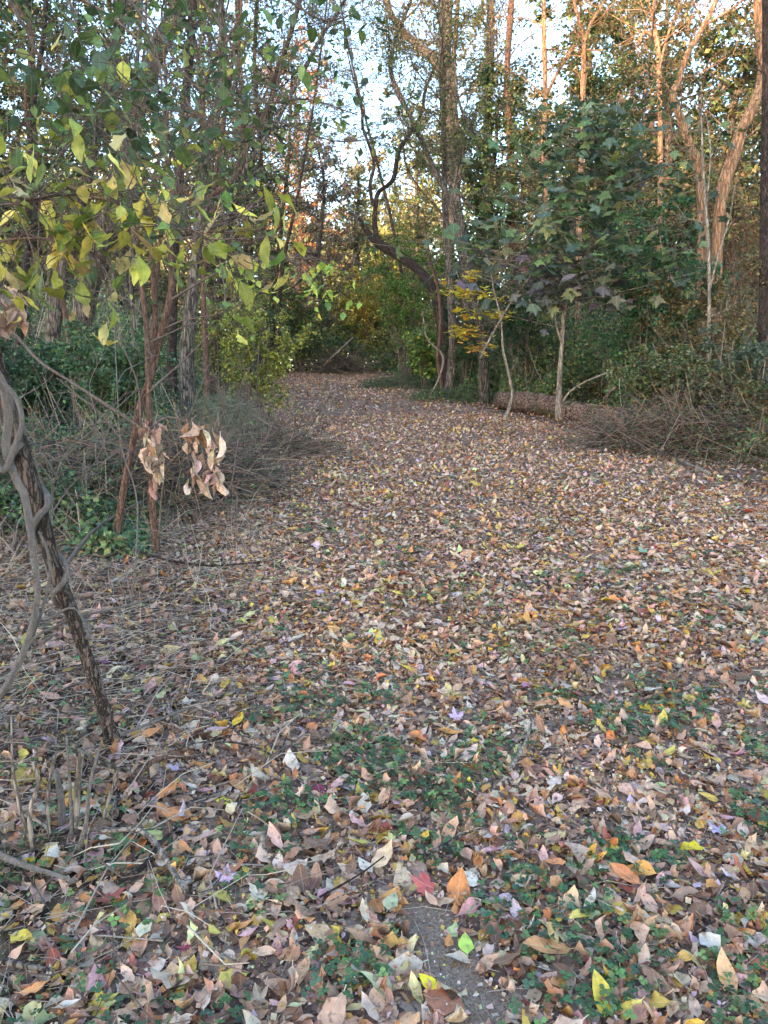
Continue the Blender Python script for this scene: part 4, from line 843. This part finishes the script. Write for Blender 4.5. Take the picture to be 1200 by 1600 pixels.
log('second fallen log lying behind the cracked one, half hidden in weeds', (880, 622), (1010, 640), 22, B_LOG, .22)
log('short rotten log end pointing to the path beside the brush heap', (1022, 706), (975, 655), 19, B_BROWN, .03)
log('reddish root-like log piece at the right edge above the brush heap', (1155, 655), (1230, 690), 20, B_BROWN, .55)
def brush(label, cx, cy, rx, ry, h, n, cols, seed, name='brush_heap', leafn=0, leafpal=G_DARK, Lm=(.3, 1.1), r=.004, th=.003):
    rng = np.random.default_rng(seed); a = rng.uniform(0, 6.28, n); q = np.sqrt(rng.uniform(0, 1, n)); x = cx + rx * q * np.cos(a); y = cy + ry * q * np.sin(a)
    H = h * (1 - q ** 2) ** .6; z = gz(x, y) + H * rng.uniform(0, 1, n) ** .6
    L = rng.uniform(*Lm, n); dr = unit(rng.normal(0, 1, (n, 3)) * [1, 1, .55]); A = np.stack([x, y, z], -1); B = A + dr * L[:, None]; B[:, 2] = np.maximum(B[:, 2] - .15 * L, gz(B[:, 0], B[:, 1]) + .01)
    base = (cx, cy, float(gz(cx, cy))); t = thing(name, label, 'brush', base)
    m = MB(); twigs(m, A, B, r, th, .16, 4, rng, leaf_cols(n, rng, cols, .2)); m.build('twigs', M_STRAW, t, base)
    if leafn:
        k = rng.integers(0, n, leafn); m = MB(); attach(m, FARL, A[k] + (B[k] - A[k]) * rng.uniform(0, 1, (leafn, 1)), .05, leaf_cols(leafn, rng, leafpal), rng); m.build('leaves', M_FAR, t, base)
    return t
BR = [(72, 60, 50), (96, 80, 66), (54, 46, 40), (120, 102, 86), (110, 88, 70)]
brush('dark brown heap of dead vines and twigs at the right side of the path', 5.2, 10.6, 1.8, 1.4, .62, 3200, BR, 50, leafn=26000, leafpal=[(70, 88, 58), (88, 98, 62), (100, 92, 64), (84, 66, 52)])
brush('rust-coloured front of dead vines spilling onto the path edge', 3.9, 10.6, .5, .4, .25, 450, [(128, 92, 72), (110, 80, 64), (140, 106, 84), (80, 62, 54)], 51, leafn=200, leafpal=G_BROWN)
brush('low brown bramble in front of the cracked log', *G(1000, 704)[:2], .6, .35, .42, 900, BR, 52, leafn=1500, leafpal=G_DARK + [(96, 74, 60)])
brush('tangle of dead brown brambles behind the withered leaves on the left verge', *G(280, 770)[:2], .8, 1.1, .5, 1900, BR, 53, leafn=2600, leafpal=G_BROWN + G_DARK)
brush('low heap of dead twigs at the far left verge, under the green undergrowth', *G(60, 790)[:2], 1.1, 1.1, .6, 1800, BR, 54, leafn=6000, leafpal=G_DARK)
brush('small pile of broken sticks at the left edge of the path', *G(440, 712)[:2], .5, .5, .28, 500, BR, 55, leafn=120, leafpal=G_BROWN)
brush('dark brush heap with one pale pole at the far left end of the path', *G(528, 584)[:2], .9, .9, .7, 500, BR, 56, leafn=2600, Lm=(.5, 1.6), r=.012, th=.006)
m = MB(); a = P(505, 572, 29); tube(m, [a, P(552, 527, 29.3)], [.05, .035], 8, 4, rng=rng); tag(m.build('pole', B_PALE, None, tuple(a)), 'pale broken pole leaning on the dark brush heap at the end of the path', 'pole')
brush('grey-green tuft of tall dry weeds at the left bend of the path', *G(345, 700)[:2], .65, 1.4, .75, 3200, [(110, 104, 84), (92, 96, 72), (136, 124, 100), (74, 78, 60)], 57, name='weed_tuft', leafn=900, leafpal=G_DARK, Lm=(.15, .5), r=.002, th=.001)
brush('low dark green weed patch jutting into the far right of the path', *G(622, 606)[:2], 1.1, .9, .35, 700, [(66, 74, 52), (80, 84, 60)], 58, name='weed_tuft', leafn=1800, leafpal=G_DARK, Lm=(.15, .4), r=.004, th=.002)
brush('green weed patch at the foot of the slender grey tree', *G(715, 626)[:2], 1.2, .7, .3, 600, [(66, 74, 52), (80, 84, 60)], 59, name='weed_tuft', leafn=2200, leafpal=G_DARK + [(110, 140, 70)], Lm=(.15, .4), r=.003, th=.002)

# ------------------------------------------------------------------ undergrowth
def thicket(name, label, n, region, hfun, pal_, ls, seed, nst=1500, lmat=M_FAR):
    rng = np.random.default_rng(seed); x, y = region(n, rng); h = hfun(x, y); k = h > .05; x, y, h = x[k], y[k], h[k]
    clump = .62 + .38 * bump(x, y, .5); h = h * clump
    u = rng.uniform(0, 1, len(x)) ** .75
    z = gz(x, y) + h * u
    dens = np.sin(x * 3.1 + np.sin(z * 3.7)) + np.sin(z * 4.3 + y * 2.7) + np.sin(x * 1.3 - y * 3.3 + z * 2.1)
    k = dens > -1.1 + rng.normal(0, .5, len(x)); x, y, z, h = x[k], y[k], z[k], h[k]
    mb = MB(); c = leaf_cols(len(x), rng, pal_, .2); tone = np.clip(1 + .35 * bump(x + z, y, .9), .5, 1.5)[:, None]
    attach(mb, FARL, np.stack([x, y, z], -1), 1.25 * ls * np.clip(.75 + y / 40, .6, 1.6), c * tone, rng, .4, .6)
    tag(mb.build(name, lmat), label, None, None, 'stuff')
    x, y = region(nst, rng); h = hfun(x, y); k = h > .3; x, y, h = x[k], y[k], h[k]; A = np.stack([x, y, gz(x, y)], -1); B = A + np.stack([rng.normal(0, .35, len(x)) * h, rng.normal(0, .35, len(x)) * h, h * rng.uniform(.6, 1.25, len(x))], -1)
    mb = MB(); twigs(mb, A, B, .008, .003, .09, 4, rng, leaf_cols(len(x), rng, [(92, 76, 68), (120, 102, 92), (66, 56, 50), (150, 134, 120)], .15)); tag(mb.build(name + '_stems', M_STRAW), label.replace('leafy', 'stems of the leafy'), None, None, 'stuff')
def edgeL(y): return np.interp(y, PY, PXL)
def edgeR(y): return np.interp(y, PY, PXR)
def regL(n, rng): y = 5.4 + 26 * rng.uniform(0, 1, n) ** 1.1; return edgeL(y) - .45 - rng.uniform(0, 1, n) * (y * .56 + .8 + edgeL(y)).clip(.5, 14), y
def regR(n, rng): y = 9.5 + 22 * rng.uniform(0, 1, n) ** 1.1; return edgeR(y) + .35 + rng.uniform(0, 1, n) * (y * .56 + .8 - edgeR(y)).clip(.5, 18), y
thicket('undergrowth', 'leafy dark green undergrowth along the left side of the path', 260000, regL, lambda x, y: np.minimum((edgeL(y) - .6 - x) * 1.0, .28 + .18 * (y - 5.)).clip(0, 3.6), [(76, 104, 74), (90, 118, 78), (106, 126, 82), (70, 92, 74), (136, 142, 88, .6), (148, 128, 84, .3)], .055, 60, 1400)
thicket('undergrowth', 'leafy green and olive undergrowth along the right side of the path', 260000, regR, lambda x, y: np.where((y < np.where(x / y * 1200 < 180, 19.5, 16.5)) & (x / y * 1200 > 60) & (x / y * 1200 < 345), .12, 1.) * np.minimum((x - edgeR(y) - .5) * 1.1, .4 + .24 * (y - 8.5)).clip(0, 4.2), [(76, 104, 68), (92, 120, 72), (106, 124, 74), (124, 126, 80), (146, 130, 90, .7), (72, 94, 72)], .058, 61, 1500)
def regE(n, rng): y = rng.uniform(31, 42, n); return rng.uniform(-16, 14, n), y
thicket('undergrowth', 'leafy green undergrowth closing the far end of the path', 80000, regE, lambda x, y: np.minimum(3.6, .5 + np.abs(x + .6) * .9 + (y - 31) * .3), [(70, 90, 56), (92, 108, 62), (120, 124, 66), (60, 78, 52), (160, 146, 70, .4)], .08, 62, 400)

def shrub(label, px, d, h, spread, pal_, seed, n=9, lf=4, ls=.06, tpl=FARL, bark=B_TWIG, ground=None):
    rng = np.random.default_rng(seed); x = (px - 600) / 1200 * (d * cp + .2); base = np.array([x, d, float(gz(x, d))]); t = thing('shrub', label, 'shrub', base)
    mT, mB_, mL = MB(), MB(), MB()
    for k in range(n):
        a = k * 2.4 + rng.normal(0, .3); s = spread * rng.uniform(.3, 1); tip = base + [math.cos(a) * s, math.sin(a) * s, h * rng.uniform(.6, 1.05)]
        tp, tr = tube(mT, [base + [math.cos(a) * .06, math.sin(a) * .06, -.05], base * .6 + tip * .4 + [0, 0, h * .15], tip], [.018, .012, .004], 6, 5, rng=rng)
        limbs(mB_, mL, tp, tr, rng, nl=6, cs=.15, llen=h * .32, tw=5, sub=3, lf=lf, ls=ls, pal_=pal_, tpl=tpl, twr=.004)
    mT.build('stems', bark, t, base); mB_.build('twigs', bark, t, base); mL.build('leaves', M_FAR, t, base); return t
shrub('yellow-green shrub leaning over the left edge of the path at its bend', 400, 13.5, 2.0, .9, [(146, 146, 70), (120, 130, 66), (170, 160, 72), (96, 110, 60)], 70)
shrub('pale yellowish shrub behind the yellow-green one, left of the path', 345, 16, 2.6, 1.1, [(150, 146, 80), (126, 130, 74), (98, 110, 66)], 71)
shrub('dark blue-green shrub at the left edge of the photo below the trunks', 45, 9.5, 1.7, .9, [(66, 90, 64), (78, 104, 70), (58, 80, 60)], 72, lf=5)
shrub('dark green bush behind the reddish stems', 190, 9.5, 1.6, .9, [(66, 92, 66), (80, 106, 72), (90, 110, 66)], 73, lf=5)
shrub('green shrub right behind the leaning stem and the slender grey tree', 725, 20.5, 2.4, 1.0, [(54, 90, 50), (70, 110, 54), (44, 74, 50)], 74, lf=5)
shrub('fresh green young bush at the foot of the slender grey tree', 662, 21.5, 1.5, .7, [(92, 124, 60), (70, 104, 56), (150, 160, 70)], 75, tpl=MAPLES[:2], ls=.1, lf=2)
shrub('bright green bush high behind the crooked snag', 632, 25, 4.4, 1.7, [(84, 116, 54), (70, 100, 50), (110, 132, 60)], 76, lf=5, n=12, ls=.08)
shrub('tall dark green shrub left of the maple sapling', 815, 18, 3.6, 1.1, [(46, 72, 50), (56, 86, 56), (66, 96, 54)], 77, lf=5, n=11)
shrub('green vine-covered shrub right of the maple sapling', 1000, 14, 3.2, 1.2, [(58, 96, 60), (48, 80, 60), (80, 112, 62), (66, 104, 76)], 78, lf=5, n=12, ls=.07)
shrub('olive brown tangle of shrub at the foot of the two large right-hand trees', 1085, 13.3, 2.4, 1.2, [(100, 92, 60), (120, 104, 70), (78, 82, 54), (134, 112, 76)], 79, lf=4, n=12)
shrub('tall brownish shrub behind the dark trunk at the right edge', 1165, 15.5, 4.6, 1.3, [(126, 98, 72), (110, 92, 60), (92, 92, 60), (150, 104, 70)], 80, lf=4, n=12)
shrub('grey-leaved low bush at the right edge over the brush heap', 1165, 11.5, 1.5, 1.0, [(84, 96, 80), (70, 84, 66), (100, 104, 80)], 81, lf=5, n=10)
shrub('olive green weedy shrub growing out of the left part of the brush heap', 1020, 12.2, 1.25, .8, [(88, 104, 66), (104, 112, 72), (120, 112, 78), (74, 92, 62)], 85, lf=5, n=12)
shrub('brownish green trailing shrub on top of the brush heap', 1100, 11.3, 1.2, .9, [(96, 98, 68), (110, 96, 70), (82, 92, 62)], 86, lf=5, n=12)
shrub('dark leafy shrub at the right edge in front of the brush heap', 1190, 10.2, .9, .6, [(84, 98, 64), (98, 92, 62), (120, 100, 70)], 87, lf=5, n=9)
shrub('small yellowish seedling bush just left of the pale maple stem', 845, 20.5, 1.9, .6, [(150, 150, 60), (110, 130, 60)], 82, n=5, tpl=MAPLES[:2], ls=.1, lf=1.5)
shrub('leafy bush hanging over the far left end of the path', 470, 30, 3.2, 1.6, [(60, 84, 54), (84, 100, 58), (120, 120, 62)], 83, ls=.1, lf=4, n=11)
shrub('yellow-leaved shrub at the far end of the path', 560, 36, 4.2, 1.8, [(180, 160, 70), (150, 140, 66), (120, 120, 60)], 84, ls=.12, lf=4, n=11)

# ------------------------------------------------------------------ trees further back
def far_tree(label, px, d, h, r, pal_, seed, bark=B_GREY, lean=0., nl=34, llen=None, lf=5, ls=.16, cs=.1, **kw):
    rng = np.random.default_rng(seed); x = (px - 600) / 1200 * (d * cp + .5); b = np.array([x, d, float(gz(x, d))]); t = thing('tree', label, 'tree', b)
    mT, mB_, mL = MB(), MB(), MB(); n = 6; pts = [b + [lean * k / n + rng.normal(0, .12) * (k > 0), rng.normal(0, .12) * (k > 0), h * k / n - (.2 if k == 0 else 0)] for k in range(n + 1)]
    tp, tr = tube(mT, pts, np.linspace(r * 1.3, r * .25, n + 1), 8, 4, rng=rng)
    limbs(mB_, mL, tp, tr, rng, nl=nl, cs=cs, llen=llen or h * .24, tw=9, sub=3, lf=lf, ls=ls, pal_=pal_, twr=.012, zcap=float(topz(d)) + 1, **kw)
    finish(t, b, mT, mB_, mL, bark, M_FAR)
for a in [
 ('tall tree with an orange crown against the sky, far left of centre', 470, 46, 16.5, .22, G_ORG, 90), ('yellow-tan tree in the centre background below the open sky', 560, 42, 11, .2, G_TAN, 91),
 ('yellow-green tree right of centre behind the crooked snag', 650, 40, 11.5, .2, G_TAN + G_LIME, 92), ('brown-purple bare-looking tree in the middle background', 505, 38, 10.5, .18, G_BROWN + G_PURP, 93),
 ('grey-green bushy tree left of the centre background', 415, 34, 10, .2, G_DARK + [(110, 116, 74)], 94), ('olive tree behind the slim curving tree on the left', 335, 28, 12, .2, G_MIX, 95),
 ('yellowish tree behind the thickest left trunk', 215, 26, 12.5, .2, G_MIX + G_TAN, 96), ('green tree behind the far left trunks', 90, 24, 12, .2, G_MIX + G_DARK, 97), ('dim tree at the left edge of the background', 10, 22, 11, .2, G_DARK + G_BROWN, 98),
 ('deep green tree right of the crooked snag background', 760, 27, 9, .18, G_DARK + [(80, 112, 54)], 99), ('mixed green tree behind the dark maple', 880, 24, 10.5, .18, G_MIX + G_DARK, 100),
 ('olive and tan tree behind the forked trunk at top right', 1010, 24, 11, .18, G_MIX + G_DARK + G_TAN[:1], 101), ('tan-leaved tree between the two large right-hand trees', 1120, 23, 11, .18, G_MIX + G_BROWN, 102), ('brown tree behind the right edge of the photo', 1215, 22, 11, .18, G_BROWN + G_MIX, 103),
 ('tall feathery tree behind the big sunlit tree', 700, 33, 17, .2, G_BROWN + G_MIX, 104), ('yellow-leaved tree low behind the slender pair of trees', 800, 36, 12, .2, G_TAN, 105), ('pale green tree high behind the brownish trunk', 960, 31, 15, .2, G_MIX, 106),
 ('small green tree closing the end of the path', 610, 44, 7, .12, G_LIME + G_MIX, 107)]:
    far_tree(*a)

# wood beyond, too far off to count
def wood(name, label, n, xs, ys, hs, seed, pal_, s=.3, ntr=60, hf=None):
    rng = np.random.default_rng(seed); C = []; mb = MB(); mt = MB()
    tx = rng.uniform(*xs, ntr); ty = rng.uniform(*ys, ntr); th = rng.uniform(*hs, ntr)
    if hf is not None: th = hf(tx, ty) * rng.uniform(.8, 1.1, ntr)
    for x, y, h in zip(tx, ty, th):
        z = float(gz(x, y)); tube(mt, [(x, y, z - .3), (x + rng.normal(0, .3), y, z + h * .5), (x + rng.normal(0, .6), y, z + h * .95)], [.2, .14, .05], 6, 3, rng=rng)
        m = n // ntr; q = rng.normal(0, 1, (m, 3)); q = unit(q) * rng.uniform(.3, 1, (m, 1)) ** .5; lob = 1 + .3 * np.sin(q[:, :1] * 7 + x) * np.sin(q[:, 2:] * 6 + y)
        pts = np.array([x, y, z + h * .58]) + q * lob * [h * .26, h * .26, h * .46]
        pl = leaf_cols(1, rng, pal_, .1); c = np.clip(pl * rng.normal(1, .3, (m, 1)), .005, .8); attach(mb, FARL, pts, s, c, rng, .3, .7)
    tag(mb.build(name, M_FAR), label, None, None, 'stuff'); tag(mt.build(name + '_trunks', B_GREY), label.replace('foliage', 'trunks'), None, None, 'stuff')
wood('wood', 'foliage of the distant autumn wood beyond the end of the path', 150000, (-42, 42), (48, 72), (10, 15), 110, G_MIX + G_TAN + G_BROWN, .38, 90, lambda x, y: np.where(np.abs(x + 2) < 6, 11.5, 16.))
wood('wood', 'foliage of the wood filling the left background', 50000, (-30, -11), (26, 44), (6, 9), 111, G_MIX + G_DARK, .2, 26)
wood('wood', 'foliage of the wood filling the right background', 80000, (8, 32), (26, 44), (9, 13), 112, G_MIX + G_DARK + G_BROWN, .2, 28)
wood('wood', 'foliage of an unseen wood added behind the viewer to shade the path', 52000, (-66, -22), (-72, -60), (9, 12), 113, G_MIX, .85, 48, lambda x, y: np.interp(x, [-66, -22], [27, 24]))  # out of view, added to keep the low sun off the path

# ------------------------------------------------------------------ overhanging tree whose branches fill the upper left
ob_ = np.array([-2.6, 2.9, float(gz(-2.6, 2.9))]); t = thing('overhanging_tree', 'green and yellowing leafy branches hanging in from the upper left edge', 'tree', ob_)
rng = np.random.default_rng(120); mT, mB_, mL, mY = MB(), MB(), MB(), MB()
tube(mT, [ob_ - [0, 0, .1], (-2.6, 2.9, 1), (-2.5, 2.85, 2.2), (-2.7, 2.8, 3.6)], [.07, .06, .05, .04], 10, 6, rng=rng); mT.build('trunk', B_DARK, t, ob_)
lines_ = []
for L, d in (([(-260, 200, 14), (-60, -60, 8), (30, 30, 6), (62, 90, 5), (112, 142, 5), (160, 210, 4), (190, 280, 3), (206, 312, 2)], 2.9), ([(-200, -120, 12), (20, -80, 7), (100, -10, 6), (125, 60, 5), (140, 130, 5), (146, 172, 4), (170, 150, 2)], 3.1),
             ([(-150, -200, 12), (100, -80, 7), (210, 10, 6), (246, 90, 5), (256, 170, 4), (265, 245, 3), (286, 304, 2)], 3.3), ([(-260, 320, 12), (-60, 240, 6), (30, 232, 5), (90, 245, 4), (150, 170, 3), (215, 118, 2)], 2.8),
             ([(-260, 380, 12), (-60, 330, 6), (20, 318, 6), (90, 305, 5), (160, 310, 5), (230, 335, 4), (300, 362, 3), (350, 392, 2)], 2.3), ([(-260, 380, 12), (-40, 380, 5), (40, 372, 5), (110, 380, 4), (170, 410, 3)], 2.4),
             ([(-100, -200, 12), (200, -100, 7), (330, 20, 5), (370, 110, 4), (330, 190, 3), (300, 240, 2)], 3.8), ([(-100, -220, 12), (250, -120, 7), (420, -20, 5), (500, 30, 4), (545, 25, 2)], 4.0),
             ([(-100, -150, 9), (180, -30, 5), (300, 130, 4), (400, 160, 4), (480, 155, 3), (560, 180, 2)], 5.0), ([(-100, -100, 9), (180, 30, 5), (330, 200, 4), (430, 190, 4), (520, 220, 3), (600, 215, 2)], 5.4)):
    lines_.append((line(mB_, L, d, 7, sub=5), d))
GRN = [(66, 86, 46), (82, 102, 54), (56, 72, 44), (98, 116, 60), (80, 100, 74), (122, 128, 60, .5)]
YLW = [(150, 150, 60), (176, 164, 70), (120, 126, 50), (196, 176, 84), (170, 150, 100), (96, 112, 50)]
for j, ((p, r), d) in enumerate(lines_):
    i0 = int(len(p) * .28); far = j >= 8
    nn = [80, 56, 64, 56, 150, 90, 60, 60, 80, 70][j]
    for k in range(nn):
        i = int(rng.integers(i0, len(p))); a = p[i]; b = a + unit(rng.normal(0, 1, 3) * [1, .6, .7]) * rng.uniform(.08, .34) * (d / 3)
        tube(mB_, [a, (a + b) / 2 + rng.normal(0, .01, 3), b], [.002, .0015, .001], 4, 2, rng=rng, cap=False)
        if j in (4, 5): attach(mY, [OV_HI[q] for q in (1, 3, 4, 5, 7, 8, 9, 10)], b[None] + rng.normal(0, .015, (1, 3)), .078, leaf_cols(1, rng, YLW, .15), rng, .9, .35)
        elif j == 3 and rng.uniform() < .4: attach(mY, OV_HI, b[None], .07, leaf_cols(1, rng, YLW, .15), rng, .8, .4)
        else: attach(mL, OV_HI[:4] + OV_HI[5:7], np.repeat(b[None], 2, 0) + rng.normal(0, .04, (2, 3)), .068 if not far else .055, leaf_cols(2, rng, GRN, .18), rng, .6, .45)
mB_.build('branches', B_TWIG, t, ob_); mL.build('crown', M_GREEN, t, ob_); mY.build('yellowing_leaves', M_GREEN, t, ob_)
